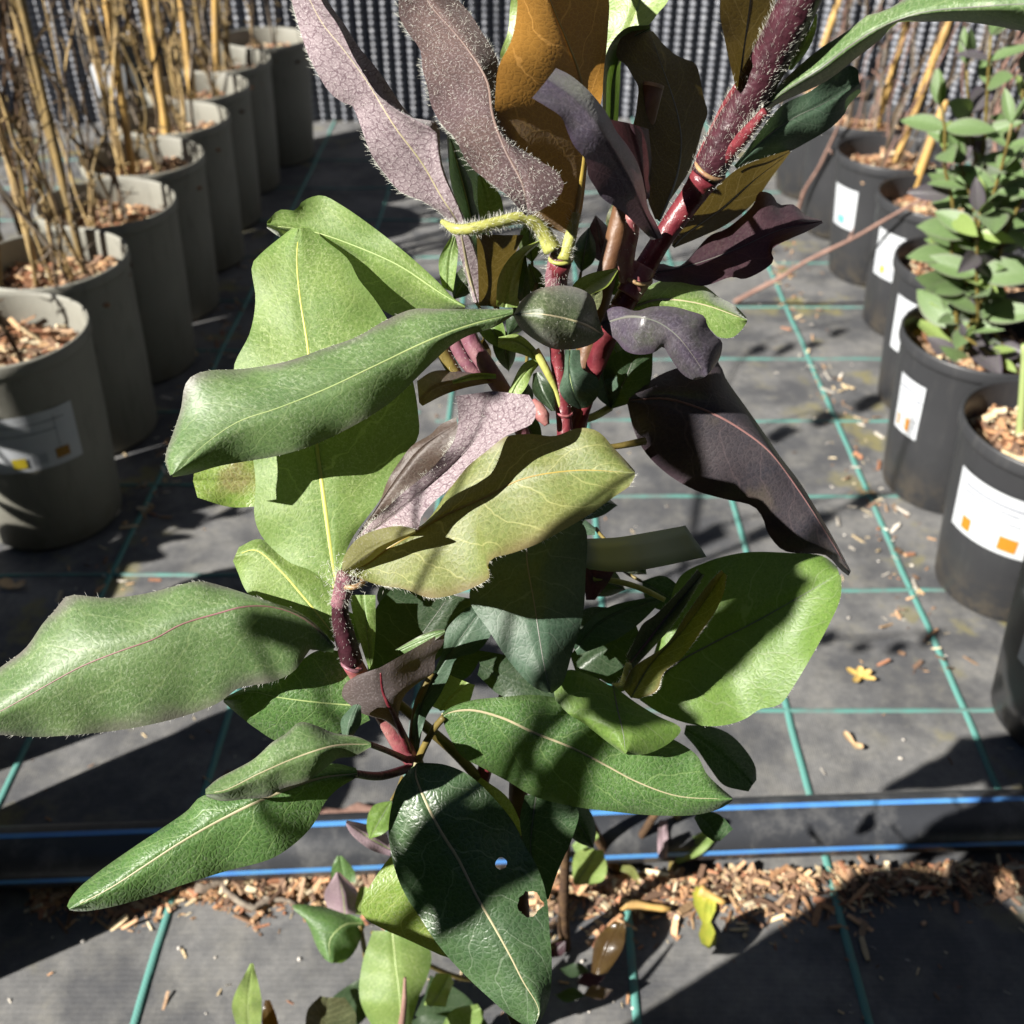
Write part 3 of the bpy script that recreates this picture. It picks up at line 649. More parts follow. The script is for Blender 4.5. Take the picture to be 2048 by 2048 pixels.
# ================================================================ leafy shrub on the right, seedlings
def small_leaf(l, wd, fold, curl):
    V, Fc, nu, nv = [], [], 9, 3
    for i in range(nu):
        u = i / (nu - 1); ww = wd * (math.sin(math.pi * u ** .85)) ** .8 + .0002
        for j in range(-nv, nv + 1):
            v = j / nv; V.append(Vector((u * l, v * ww, abs(v) * ww * fold - curl * l * u * u + .0006 * math.sin(u * 9 + v * 3))))
    k2 = 2 * nv + 1
    for i in range(nu - 1):
        for j in range(2 * nv): a = i * k2 + j; Fc.append((a, a + k2, a + k2 + 1, a + 1))
    me = bpy.data.meshes.new('leaf'); me.from_pydata(V, [], Fc); me.polygons.foreach_set('use_smooth', [True] * len(Fc))
    for nm in ('leaf', 'phys'):
        ly = me.uv_layers.new(name=nm)
        for lp in me.loops:
            i, j = divmod(lp.vertex_index, k2); v = (j - nv) / nv
            ly.data[lp.index].uv = (i / (nu - 1), v) if nm == 'leaf' else (i / (nu - 1) * l, v * wd)
    return me
SL = {}
for nm, mm in (('g', 'greengrey'), ('m', 'greengrey'), ('l', 'lime'), ('p', 'purple'), ('k', 'pinklilac')):
    SL[nm] = []
    for q in range(3):
        me = small_leaf(1., random.uniform(.16, .25), random.uniform(.2, .55), random.uniform(.05, .3)); me.materials.append(MAT[mm]); SL[nm].append(me)
def put_leaf(e, p, d, size, kind):
    o = bpy.data.objects.new('leaf', random.choice(SL[kind])); C.objects.link(o)
    nrm = (Vector((-.35, -.5, .75)) + rdir() * .45).normalized(); d = d.normalized(); yv = nrm.cross(d).normalized(); zv = d.cross(yv)
    M4 = Matrix((d, yv, zv)).transposed().to_4x4(); M4 = Matrix.Translation(p) @ M4 @ Matrix.Diagonal((size, size, size, 1))
    o.parent = e; o.matrix_parent_inverse = Matrix.Translation(-Vector(e.location)); o.matrix_basis = M4; return o
def shrub(base, stems, label, size, kinds, step=.032, group=None, stem='stem_olive', name='leafy_shrub'):
    e = empty(name, tuple(base), label, 'shrub', group)
    for tp in stems:
        n = max(5, int((tp - base).length / .02)); a = base + Vector((random.uniform(-.015, .015), random.uniform(-.015, .015), 0))
        pts = [a + (tp - a) * (i / n) + Vector((noise.noise(Vector((i * .3, tp.x * 50, 1))), noise.noise(Vector((i * .3, 2, tp.y * 50))), 0)) * .012 for i in range(n + 1)]
        v, f = tube_geo(pts, [.0024 * (1 - .5 * i / n) for i in range(n + 1)], 7); mesh('stem', v, f, MAT[stem], e)
        L_ = (tp - a).length; s = .02; rot = random.uniform(0, 3.1)
        while s < L_:
            i = min(n - 1, int(s / L_ * n)); p = pts[i]; rot += 1.4
            for sg in (0, math.pi):
                d = Vector((math.cos(rot + sg), math.sin(rot + sg), random.uniform(.0, .8)))
                put_leaf(e, p, d, size * random.uniform(.65, 1.2) * (1 if s < L_ * .8 else .75), random.choice(kinds))
            s += step * random.uniform(.7, 1.2)
        for _ in range(3): put_leaf(e, pts[-1], rdir() * .5 + Vector((0, 0, 1)), size * .6, random.choice(kinds))
    return e
L_ = POTR[2].location; b = Vector((L_.x + .0, L_.y + .01, .15))
shrub(b, [at_y(1985, 70, L_.y + .02), at_y(2050, 150, L_.y + .03), at_y(1925, 330, L_.y - .01), at_y(2075, 330, L_.y - .02), at_y(1880, 210, L_.y + .0), at_y(1945, 130, L_.y + .03), at_y(2020, 250, L_.y - .03), at_y(1960, 420, L_.y - .03)], 'leafy green shrub with small paired leaves in the third right pot', .05, 'gmmmmmmlp', .028)
L_ = POTR[2].location; b = Vector((L_.x + .035, L_.y - .02, .152))
shrub(b, [b + Vector((-.075, -.01, .045)), b + Vector((.0, -.03, .04)), b + Vector((-.05, .02, .06))], 'low olive and purplish shoots on the bark of the third right pot', .024, 'gppl', .016, name='low_shoot')
a = at_h(2040, 870, .155); cane('plant_stake', a, at_y(2052, 690, a.y), .0035, 'rib_green', 'thin pale green stake in the second right pot', None, 'stake')
for (x, y, lb, sd) in ((-.45, .358, 'added unseen bushy shrub just left of the picture beside the pipe, casts dapples', 3), (-.5, .535, 'added unseen bushy shrub left of the picture in front of the left row, casts dapples', 5), (-.70, .58, 'added unseen bushy shrub farther left of the picture, shades the ground by the front pot', 9)):
    b = Vector((x, y, .175)); shrub(b, [b + Vector((random.uniform(-.08, .06), random.uniform(-.06, .08), random.uniform(.16, .3))) for _ in range(5)], lb, .04, 'gmmm', .03)  # unseen foliage added to throw dappled shade on the left ground
# fallen bits
def fallen(name, px, py, shape, m, label, cat):
    c = at_h(px, py, .0); V, Fc = [], []
    for ang, l, wd in shape:
        d = Vector((math.cos(R(ang)), math.sin(R(ang)), 0)); s = Vector((-d.y, d.x, 0)); b = len(V)
        for t, f in ((0, .5), (.5, 1), (.85, .8), (1, .2)):
            for sg in (-1, 0, 1): V.append(c + d * l * t + s * sg * wd * f + Vector((0, 0, gh(c.x, c.y) + .002 + .003 * t + .0012 * abs(sg))))
        for i in range(3):
            for j in range(2): q = b + i * 3 + j; Fc.append((q, q + 1, q + 4, q + 3))
    return tag(mesh(name, V, Fc, MAT[m] if isinstance(m, str) else m), label, cat)
YM = simple('dry_petal', (.52, .36, .10), (.45, .30, .10), .6, 200); TM = simple('tan_bit', (.5, .36, .2), (.4, .27, .15), .7, 200); LM = simple('yellow_leaf', (.32, .31, .04), (.22, .25, .03), .6, 150)
fallen('fallen_petal', 1718, 1356, [(20, .011, .003), (150, .012, .0035), (230, .013, .003), (330, .013, .003), (75, .009, .003)], YM, 'small yellow star-shaped fallen petal on the grey fabric', 'petal')
fallen('fallen_petal', 1705, 1490, [(120, .011, .003), (300, .009, .004)], TM, 'small tan scrap lying below the yellow petal', 'scrap')
fallen('fallen_leaf', 1412, 1850, [(95, .026, .006), (265, .02, .006), (70, .02, .004)], LM, 'bright yellow-green fallen leaf lying on the bark chips', 'fallen leaf')
fallen('fallen_leaf', 28, 1180, [(150, .016, .006), (20, .012, .005)], TM, 'pale yellow dry leaf scrap near the front left pot', 'fallen leaf')
a, b = at_h(640, 1632, .003), at_h(800, 1618, .003); v, f = vine_geo(a, b, .0055, .002, 0, 10); tag(mesh('stick', v, f, MAT['pinkstem']), 'short reddish-brown stick lying just behind the pipe', 'stick')
a, b = at_h(392, 1778, .008), at_h(585, 1812, .006); v, f = vine_geo(a, b, .0034, .012, 1, 14); tag(mesh('stick', v, f, MAT['greystem']), 'pale bent twig lying on the bark at lower left', 'twig')
for (p0, p1, lb) in [((1400, 1780), (1450, 1806), 'short pale wood splinter on the bark chips'), ((1700, 1745), (1768, 1788), 'dark broken twig on the bark in the shade at right'), ((1240, 1808), (1340, 1818), 'long straw-coloured splinter lying on the bark')]:
    a, b = at_h(*p0, .006), at_h(*p1, .005); v, f = vine_geo(a, b, .004, .001, 0, 6); tag(mesh('stick', v, f, MAT['cane' if 'straw' in lb or 'pale' in lb else 'drywood']), lb, 'stick')
# ================================================================ the foreground honeysuckle
MAT['fuzzrib'] = simple('rib_brown', (.16, .11, .09), (.12, .08, .07), .6, 80)
HP = empty('honeysuckle', (MP.x, MP.y, .18), 'large honeysuckle in the foreground with green and purple-backed leaves and red stems', 'plant')
def lf(m, M, L, Rr, z, **k): return leaf(HP, m, M, L, Rr, z, **k)
# ---- stems
pxtube(HP, 'stem', [(1240, 618, .335), (1272, 565, .333), (1330, 470, .328), (1395, 378, .322), (1412, 350, .318)], [23, 24, 21, 24, 30], 'stem_red', hair=45, hl=.0014)
pxtube(HP, 'stem', [(1412, 350, .318), (1470, 245, .308), (1545, 110, .295), (1600, 0, .283), (1632, -70, .278), (1690, -210, .27)], [33, 37, 40, 42, 40, 26], 'stem_dark', hair=260, hl=.002, segs=14, hr=.000032, along=1.1)
pxtube(HP, 'stem', [(1255, 590, .331), (1275, 558, .330), (1290, 532, .329)], [26, 27, 25], 'stem_pink', hair=20)
pxtube(HP, 'stem', [(1238, 620, .3365), (1180, 760, .352), (1150, 880, .36), (1090, 1150, .372), (1005, 1420, .38), (945, 1700, .388), (1050, 2100, .40)], [22, 18, 17, 16, 15, 14, 14], 'stem_red', segs=12)
def ring(px, py, z, rx, thick, tilt, m='collar', name='node_collar'):
    """collar round a stem: ring seen at a slant"""
    pts = []
    for i in range(25):
        t = 2 * math.pi * i / 24; a = math.cos(t) * rx; b = math.sin(t) * rx * .42
        x = a * math.cos(tilt) - b * math.sin(tilt); y = a * math.sin(tilt) + b * math.cos(tilt)
        pts.append(P(px + x, py + y, z - math.sin(t) * rx * z / F * .85))
    v, f = tube_geo(pts, [thick * z / F] * 25, 8, False); o = mesh(name, v, f, MAT[m], HP); return o
ring(1420, 340, .3165, 31, 4.5, R(33)); ring(1277, 556, .3285, 25.5, 4.5, R(18)); ring(1122, 518, .31, 22, 4, R(0), 'stem_green'); ring(706, 1166, .322, 20, 6, R(-8)); ring(704, 1332, .334, 20, 4, R(20), 'stem_purple')
ring(1129, 826, .35, 15, 3, R(8), 'stem_pink')
pxtube(HP, 'petiole', [(1265, 430, .312), (1262, 470, .318), (1252, 520, .324), (1254, 560, .329)], [14, 16, 17, 17], 'stem_pink', hair=25, hl=.001)
pxtube(HP, 'petiole', [(1402, 320, .316), (1430, 260, .312), (1458, 200, .304), (1476, 170, .3)], [12, 12, 10, 7], 'stem_red', hair=40, hl=.0016)
pxtube(HP, 'petiole', [(1440, 330, .315), (1478, 285, .306), (1530, 222, .296)], [16, 14, 9], 'stem_red', hair=160, hl=.0022, along=.8)
# centre stems
pxtube(HP, 'stem', [(1122, 522, .31), (1112, 560, .318), (1116, 620, .335), (1114, 700, .347), (1122, 780, .350), (1130, 880, .352), (1115, 1000, .358)], [22, 22, 17, 15, 16, 17, 16], 'stem_red', hair=25, hl=.0014)
pxtube(HP, 'stem', [(1123, 505, .309), (1113, 550, .3155), (1113, 585, .32)], [23, 23, 22], 'stem_purple', hair=140, hl=.0019)
pxtube(HP, 'petiole', [(1128, 520, .306), (1142, 470, .306), (1152, 430, .309)], [14, 12, 9], 'stem_green', hair=150, hl=.0017)
pxtube(HP, 'petiole', [(884, 443, .302), (915, 459, .298), (955, 455, .297), (1000, 444, .298), (1045, 436, .3), (1080, 455, .303), (1105, 500, .306)], [5, 11, 12, 12, 12, 15, 19], 'stem_green', hair=170, hl=.0019)
pxtube(HP, 'stem', [(925, 640, .35), (945, 690, .351), (975, 735, .352), (1010, 790, .356), (1060, 900, .365)], [18, 18, 18, 15, 13], 'stem_purple', hair=12)
# left stem
pxtube(HP, 'stem', [(690, 1160, .323), (680, 1215, .326), (688, 1265, .33), (704, 1325, .335)], [17, 17, 21, 22], 'stem_dark', hair=70, hl=.0012)
pxtube(HP, 'stem', [(693, 1150, .321), (684, 1185, .324), (678, 1212, .3255)], [20, 19, 17.6], 'stem_purple', hair=150, hl=.0018)
pxtube(HP, 'stem', [(704, 1325, .335), (740, 1385, .345), (775, 1440, .352), (806, 1495, .357), (826, 1522, .36)], [21, 19, 19, 20, 17], 'stem_pink', hair=10, hl=.0008)
pxtube(HP, 'stem', [(826, 1522, .361), (870, 1640, .366), (940, 1800, .372), (1062, 2100, .39)], [20, 19, 19, 19], 'stem_olive')
pxtube(HP, 'stem', [(794, 1405, .366), (850, 1452, .372), (905, 1500, .377), (960, 1560, .383)], [10, 11, 11, 10], 'stem_olive')
pxtube(HP, 'petiole', [(828, 1520, .36), (826, 1470, .36), (838, 1400, .357), (865, 1345, .353)], [9, 8, 8, 6], 'stem_olive')
pxtube(HP, 'petiole', [(836, 1522, .358), (850, 1490, .353), (870, 1455, .349), (888, 1434, .346)], [8, 7.5, 7, 7], 'stem_olive')
pxtube(HP, 'petiole', [(738, 1488, .318), (775, 1502, .336), (815, 1520, .356)], [6, 6, 7], 'stem_red')
pxtube(HP, 'petiole', [(706, 1547, .327), (760, 1552, .342), (820, 1536, .358)], [8, 9, 9], 'stem_dark')
# ---- upper leaves
lf('lilac', [(955, 605), (935, 530), (917, 449), (884, 395), (844, 326), (790, 254), (732, 159), (681, 91), (645, 47), (620, 0), (603, -40), (570, -120)],
   [(948, 605), (920, 510), (903, 452), (880, 425), (840, 400), (801, 384), (775, 355), (746, 315), (732, 283), (714, 232), (703, 210), (681, 203), (656, 181), (634, 145), (616, 109), (598, 54), (583, 0), (575, -40), (567, -118)],
   [(968, 600), (965, 560), (950, 500), (930, 455), (924, 431), (884, 341), (877, 301), (871, 261), (848, 250), (815, 232), (783, 214), (754, 188), (732, 156), (710, 120), (692, 83), (676, 50), (656, 22), (641, 0), (630, -40), (573, -120)],
   (.345, .315, .305, .30, .295), dl=.004, dr=-.005, top=0, er=([(968, 600), (965, 560), (952, 500), (934, 455), (926, 431), (888, 341), (880, 301), (876, 246), (852, 240), (828, 236), (803, 210), (777, 170), (748, 130), (719, 96), (698, 63), (680, 36), (660, 10), (648, -10), (640, -40), (574, -121)], .006),
   hair=38, hl=.0022, hside='L', rib='rib_pale', rr=.0009, fuzz=500, fuzzlen=.001, label='lilac-backed upright leaf')
lf('fuzzy', [(1055, 430), (1045, 370), (1010, 300), (985, 230), (975, 165), (935, 98), (899, 54), (862, 12), (830, -50), (800, -140)],
   [(1050, 430), (1014, 391), (982, 366), (949, 341), (931, 319), (909, 275), (884, 250), (862, 210), (855, 174), (844, 134), (841, 101), (819, 69), (799, 36), (797, 0), (797, -60), (798, -140)],
   [(1062, 430), (1095, 412), (1128, 376), (1116, 346), (1080, 322), (1040, 297), (1000, 268), (990, 225), (996, 180), (997, 125), (982, 94), (964, 65), (942, 29), (917, 0), (885, -60), (803, -141)],
   (.288, .288, .300, .310, .312), dl=-.004, dr=.006, top=0, hair=26, hl=.002, fuzz=1900, fuzzlen=.0016, rib='fuzzrib', rr=.0007, hm='hair', label='brown felted leaf back')
lf('amber', [(1140, 470), (1150, 430), (1163, 350), (1168, 300), (1168, 230), (1160, 160), (1135, 90), (1098, 0), (1080, -60), (1075, -190)],
   [(1132, 468), (1085, 446), (1042, 402), (1008, 330), (991, 250), (991, 181), (998, 130), (1022, 83), (1034, 22), (1036, -70), (1073, -190)],
   [(1147, 468), (1162, 430), (1176, 320), (1187, 260), (1203, 200), (1211, 120), (1216, 60), (1218, 0), (1200, -80), (1078, -191)],
   (.307, .318, .324, .326, .322), dl=(-.012, -.028, -.034, -.03), dr=.02, top=0, hair=22, hl=.0012, rib='rib_amber', rr=.0011, bend=1.0, label='brown back-lit leaf glowing amber')
lf('purple', [(1314, 478), (1290, 430), (1255, 360), (1205, 275), (1150, 210), (1090, 165)],
   [(1326, 475), (1312, 446), (1297, 417), (1290, 380), (1283, 348), (1272, 319), (1254, 290), (1232, 261), (1217, 232), (1181, 185), (1140, 150), (1112, 136)],
   [(1304, 480), (1272, 449), (1246, 424), (1203, 395), (1192, 377), (1176, 350), (1172, 322), (1147, 290), (1134, 261), (1123, 235), (1094, 214), (1064, 196)],
   (.31, .290, .278, .276), dl=.016, dr=-.004, top=1, rib=None, wave=.0009, label='dull purple leaf held in front')
lf('lime', [(1207, 175), (1245, 90), (1280, 0), (1300, -140)], [(1203, 170), (1203, 90), (1214, 0), (1240, -80), (1298, -140)], [(1210, 175), (1225, 92), (1262, 64), (1295, 52), (1318, 24), (1337, 0), (1345, -70), (1302, -141)], (.37, .362, .355), dl=.003, dr=-.003, rr=.0006)
lf('lime', [(1012, 150), (1030, 80), (1045, 0), (1055, -120)], [(1006, 145), (1000, 112), (1016, 62), (1022, 0), (1053, -120)], [(1020, 150), (1060, 80), (1075, 0), (1057, -121)], (.36, .355, .35), rib=None)
lf('deep', [(1222, 330), (1222, 230), (1228, 150), (1252, 88), (1300, 56)], [(1215, 330), (1206, 230), (1207, 150), (1216, 98), (1252, 56), (1300, 50)], [(1230, 330), (1236, 240), (1240, 170), (1244, 115), (1262, 82), (1302, 60)], (.352, .349, .347), dl=-.012, dr=.006, rib=None)
lf('ambergreen', [(1318, 440), (1337, 399), (1355, 344), (1362, 283), (1355, 232), (1340, 180), (1315, 109), (1300, 62)],
   [(1310, 438), (1296, 400), (1285, 320), (1272, 235), (1276, 172), (1266, 154), (1250, 128), (1233, 116), (1246, 70), (1290, 58)],
   [(1320, 428), (1359, 373), (1377, 344), (1391, 308), (1406, 254), (1415, 225), (1406, 188), (1399, 152), (1391, 127), (1355, 112), (1326, 87), (1306, 62)],
   (.345, .36, .365, .362), dl=-.02, dr=.026, top=0, bend=1.0, rib='rib_grey', rr=.0006, label='dark olive back-lit leaf behind the cane')
lf('dpurple', [(1292, 400), (1280, 330), (1258, 246)], [(1284, 400), (1255, 330), (1221, 239)], [(1299, 395), (1303, 320), (1297, 258)], (.335, .331, .328), dl=-.01, dr=.012, rib=None)
lf('ambergreen', [(1476, 180), (1482, 130), (1492, 60), (1500, 0), (1520, -170)], [(1473, 180), (1464, 145), (1452, 91), (1441, 36), (1441, 0), (1455, -80), (1518, -170)], [(1479, 180), (1497, 145), (1515, 101), (1537, 47), (1551, 0), (1558, -80), (1523, -171)], (.30, .298, .294), dl=-.016, dr=.018, top=0, bend=1., rib='rib_grey', rr=.0005, hair=14)
lf('greengrey', [(1440, 322), (1500, 245), (1560, 188), (1640, 138), (1705, 88), (1770, 50), (1850, 24), (1950, 14), (2080, 8), (2230, 20)],
   [(1445, 310), (1500, 226), (1541, 187), (1588, 141), (1635, 101), (1702, 57), (1735, 30), (1768, 22), (1830, -12), (1950, -40), (2080, -55), (2230, 15)],
   [(1438, 332), (1484, 288), (1541, 218), (1608, 184), (1655, 161), (1719, 111), (1765, 76), (1792, 46), (1850, 44), (1920, 43), (1990, 52), (2090, 66), (2230, 25)],
   (.312, .296, .28, .262, .25), dl=.003, dr=.012, top=1, rib='rib_grey', rr=.0006, label='long leaf bending out to the top right corner')
lf('lime', [(1580, 140), (1606, 90), (1632, 28)], [(1577, 138), (1594, 92), (1624, 48), (1630, 28)], [(1584, 140), (1618, 96), (1632, 60), (1635, 28)], (.294, .29, .286), rib=None, NU=16)
lf('teal', [(1472, 335), (1520, 285), (1580, 240), (1650, 205), (1718, 162)],
   [(1468, 332), (1487, 308), (1541, 235), (1568, 208), (1618, 184), (1655, 158), (1702, 131), (1716, 140)],
   [(1474, 338), (1501, 324), (1544, 313), (1581, 302), (1608, 288), (1662, 255), (1690, 226), (1696, 212), (1722, 184)], (.345, .348, .350), dl=-.004, dr=.008, hair=12, hl=.0012, rib='rib_grey', rr=.0005)
lf('ambergreen', [(1346, 492), (1370, 468), (1440, 418), (1500, 366), (1580, 305)], [(1344, 488), (1352, 465), (1399, 412), (1453, 355), (1489, 330), (1540, 312), (1578, 300)], [(1348, 496), (1399, 475), (1453, 449), (1507, 406), (1543, 355), (1582, 303)],
   (.355, .36, .362), dl=-.018, dr=.016, top=0, bend=1., hair=14, rib='rib_grey', rr=.0006, label='olive leaf back under the red stem')
lf('dpurple', [(1300, 550), (1400, 525), (1480, 495), (1560, 460), (1644, 443)],
   [(1302, 545), (1318, 527), (1357, 533), (1420, 471), (1453, 457), (1507, 409), (1518, 384), (1543, 388), (1558, 409), (1587, 409), (1612, 431), (1643, 440)],
   [(1302, 556), (1320, 563), (1362, 565), (1406, 572), (1464, 554), (1489, 558), (1547, 522), (1543, 500), (1580, 478), (1612, 464), (1646, 446)], (.345, .35, .354), dl=.012, dr=-.006, rib='rib_grey', rr=.0004, wave=.001, label='dark purple leaf with ragged edge')
# ---- small leaves round the middle
lf('olivefuzz', [(1205, 668), (1160, 646), (1110, 633), (1070, 627), (1029, 629)], [(1206, 664), (1197, 634), (1185, 594), (1156, 576), (1116, 571), (1072, 580), (1043, 601), (1028, 628)], [(1206, 672), (1188, 686), (1156, 697), (1109, 698), (1072, 681), (1040, 655), (1028, 634)],
   (.316, .302, .298, .302), dl=.012, dr=.014, fuzz=120, fuzzlen=.0006, rib='rib_pale', rr=.0007, bend=2.2, label='small felted olive leaf')
lf('purple', [(1204, 648), (1260, 634), (1310, 642), (1350, 668), (1385, 710), (1412, 752)], [(1203, 640), (1217, 618), (1239, 613), (1272, 622), (1301, 614), (1344, 613), (1380, 622), (1409, 633), (1415, 651), (1431, 672), (1444, 683), (1440, 715), (1428, 736)],
   [(1204, 655), (1217, 668), (1232, 680), (1250, 701), (1275, 709), (1308, 705), (1326, 694), (1337, 709), (1348, 727), (1366, 749), (1388, 760), (1403, 757)], (.316, .302, .302, .306), dl=.008, dr=.006, rib='rib_grey', rr=.0007, bend=2., label='violet and green twisted leaf')
lf('green', [(1258, 616), (1320, 600), (1400, 608), (1494, 640)], [(1260, 612), (1275, 594), (1312, 565), (1362, 562), (1409, 572), (1438, 594), (1471, 612), (1494, 636)], [(1258, 622), (1330, 640), (1415, 655), (1437, 674), (1464, 675), (1482, 661), (1494, 644)], (.336, .333, .331), dl=.016, dr=.002, rib='rib_pale', rr=.0006, hair=8, hl=.0008)
lf('lime', [(1142, 600), (1185, 562), (1234, 538)], [(1138, 585), (1150, 565), (1175, 549), (1232, 536)], [(1150, 600), (1192, 585), (1216, 572), (1236, 541)], (.328, .325, .324), dl=-.002, dr=.012, rib=None, NU=20)
lf('lime', [(1008, 615), (1022, 550), (1048, 508), (1078, 483)], [(992, 612), (998, 552), (1030, 505), (1076, 481)], [(1038, 615), (1044, 545), (1052, 512), (1080, 486)], (.342, .338, .336), dl=-.003, dr=.006, rib=None, NU=22)
lf('deep', [(1048, 600), (1052, 550), (1050, 510)], [(1034, 605), (1040, 550), (1046, 508)], [(1062, 600), (1058, 555), (1052, 512)], (.345, .343, .34), rib=None, NU=16)
lf('ambergreen', [(976, 612), (990, 540), (1005, 470)], [(958, 612), (956, 540), (953, 468)], [(992, 615), (1015, 540), (1048, 470)], (.35, .346, .342), dl=-.02, dr=.022, top=0, bend=1., rib=None, NU=22)
lf('teal', [(945, 450), (928, 380), (898, 268)], [(936, 450), (905, 380), (893, 270)], [(955, 450), (960, 360), (905, 270)], (.348, .346, .344), dl=-.008, dr=.012, NU=22)
lf('green', [(985, 440), (975, 400), (962, 350)], [(960, 440), (955, 400), (955, 350)], [(1010, 440), (1000, 390), (968, 350)], (.34, .338, .336), NU=18, hair=30, hl=.0015, rib=None)
lf('green', [(895, 580), (900, 510), (912, 465)], [(884, 575), (878, 520), (905, 468)], [(906, 585), (915, 520), (917, 467)], (.352, .35, .348), NU=18, rib=None)
lf('lime', [(1082, 724), (1060, 700), (1030, 682), (996, 680)], [(1084, 718), (1068, 694), (1036, 669), (997, 674)], [(1076, 726), (1052, 712), (1020, 702), (996, 694)], (.346, .343, .343), NU=20, rr=.0005)
lf('lime', [(1080, 722), (1058, 738), (1035, 766), (1022, 792)], [(1074, 714), (1046, 728), (1025, 765), (1016, 788)], [(1078, 730), (1066, 745), (1052, 775), (1036, 796)], (.347, .345, .345), NU=20, rr=.0005)
pxtube(HP, 'petiole', [(1070, 700, .345), (1090, 735, .346), (1110, 778, .348), (1124, 830, .35)], [9, 8, 6, 6], 'stem_green')
lf('deep', [(1072, 745), (1085, 785), (1108, 822)], [(1066, 748), (1066, 785), (1102, 822)], [(1082, 745), (1105, 780), (1112, 822)], (.348, .346, .346), NU=18, rib=None)
pxtube(HP, 'bud', [(1068, 800, .348), (1080, 822, .346), (1088, 838, .345), (1094, 850, .345)], [5, 13, 15, 6], 'stem_pink')
lf('teal', [(1140, 700), (1138, 740), (1146, 780), (1162, 817)], [(1130, 700), (1128, 742), (1119, 780), (1135, 806), (1158, 818)], [(1160, 700), (1165, 738), (1195, 755), (1196, 790), (1176, 815)], (.346, .342, .340, .342), NU=24, rr=.0004)
lf('twotone', [(993, 758), (930, 762), (870, 775), (838, 805)], [(993, 752), (930, 744), (868, 742), (834, 762)], [(992, 764), (930, 776), (888, 790), (845, 812)], (.352, .348, .345), top=1, rib=None, NU=24, dl=.006)
lf('green', [(992, 752), (950, 752), (905, 764)], [(992, 748), (950, 746), (905, 760)], [(992, 757), (950, 760), (906, 768)], (.347, .3455, .344), rib=None, NU=16)
pxtube(HP, 'petiole', [(880, 690, .352), (895, 720, .354), (920, 760, .356)], [14, 14, 12], 'stem_olive', hair=30)
pxtube(HP, 'petiole', [(905, 680, .353), (925, 715, .354), (958, 755, .356)], [14, 14, 12], 'stem_purple', hair=30)
# ---- right middle
lf('violet', [(1258, 800), (1326, 797), (1380, 810), (1435, 832), (1489, 864), (1540, 905), (1600, 985), (1655, 1070), (1700, 1146)],
   [(1261, 795), (1290, 770), (1308, 756), (1348, 738), (1400, 728), (1435, 723), (1453, 759), (1489, 810), (1525, 861), (1562, 915), (1598, 962), (1634, 1020), (1670, 1082), (1702, 1142)],
   [(1254, 806), (1268, 861), (1290, 904), (1326, 941), (1362, 966), (1399, 984), (1453, 999), (1507, 1013), (1525, 1035), (1536, 1067), (1565, 1100), (1598, 1107), (1652, 1111), (1681, 1140), (1697, 1152)],
   (.362, .362, .362, .366, .37), dl=.012, dr=.008, rib='rib_red', rr=.0008, bend=1.8, label='large dark purple leaf pointing down to the right')
lf('deep', [(1218, 818), (1235, 790), (1258, 740), (1272, 700)], [(1214, 815), (1208, 770), (1212, 722), (1250, 696)], [(1224, 818), (1272, 800), (1300, 765), (1306, 700)], (.37, .366, .364, .362), rib='rib_grey', rr=.0005, NU=24)
pxtube(HP, 'petiole', [(1150, 845, .362), (1190, 832, .366), (1220, 815, .37)], [7, 8, 8], 'stem_green')
pxtube(HP, 'petiole', [(1150, 900, .356), (1230, 893, .357), (1290, 882, .36)], [5, 6, 8], 'stem_olive')
# ---- left big leaves
lf('green', [(930, 614), (880, 585), (800, 532), (700, 488), (620, 462), (534, 450)],
   [(930, 612), (909, 598), (877, 565), (826, 518), (754, 460), (681, 409), (645, 391), (620, 395), (598, 409), (594, 420), (558, 420), (534, 444)],
   [(930, 618), (880, 628), (800, 636), (740, 600), (690, 540), (600, 480), (562, 475), (534, 456)], (.348, .348, .350, .352), dl=-.002, dr=.022, rib='rib_green', rr=.0006, label='pale green leaf with notched tip')
lf('green', [(672, 1175), (663, 1107), (649, 998), (634, 890), (616, 694), (601, 600), (594, 520), (598, 456)],
   [(668, 1175), (620, 1140), (580, 1125), (525, 1075), (509, 1035), (511, 962), (500, 880), (485, 800), (467, 738), (500, 665), (511, 598), (504, 529), (522, 507), (583, 457)],
   [(676, 1160), (700, 1085), (761, 998), (800, 930), (837, 872), (837, 832), (826, 763), (800, 690), (772, 634), (746, 594), (717, 558), (696, 518), (656, 485), (618, 456)],
   (.332, .332, .334, .340, .346), dl=.004, dr=.003, rib='rib_lime', rr=.0013, NU=52, bend=1.2, label='large bright green leaf standing upright')
lf('limespot', [(620, 990), (540, 965), (460, 962), (386, 962)], [(620, 960), (540, 925), (450, 925), (388, 945)], [(620, 1020), (540, 1012), (460, 1014), (395, 995)], (.36, .356, .353), rib=None, hair=0)
lf('greengrey', [(1026, 626), (917, 658), (844, 687), (754, 730), (645, 781), (554, 817), (478, 843), (417, 883), (346, 948)],
   [(1026, 618), (971, 618), (880, 618), (826, 618), (772, 640), (717, 672), (645, 698), (572, 723), (500, 736), (464, 739), (417, 741), (384, 752), (370, 770), (362, 817), (348, 861), (330, 919), (340, 951)],
   [(1023, 633), (989, 654), (935, 672), (899, 694), (870, 720), (833, 756), (783, 803), (717, 846), (627, 890), (554, 912), (496, 922), (435, 933), (384, 948), (345, 954)],
   (.328, .318, .312, .308, .304), dl=.005, dr=.007, rib='rib_green', rr=.0006, NU=56, bend=1.7, hair=6, hl=.0009, label='long green leaf with dusky tip stretching left')
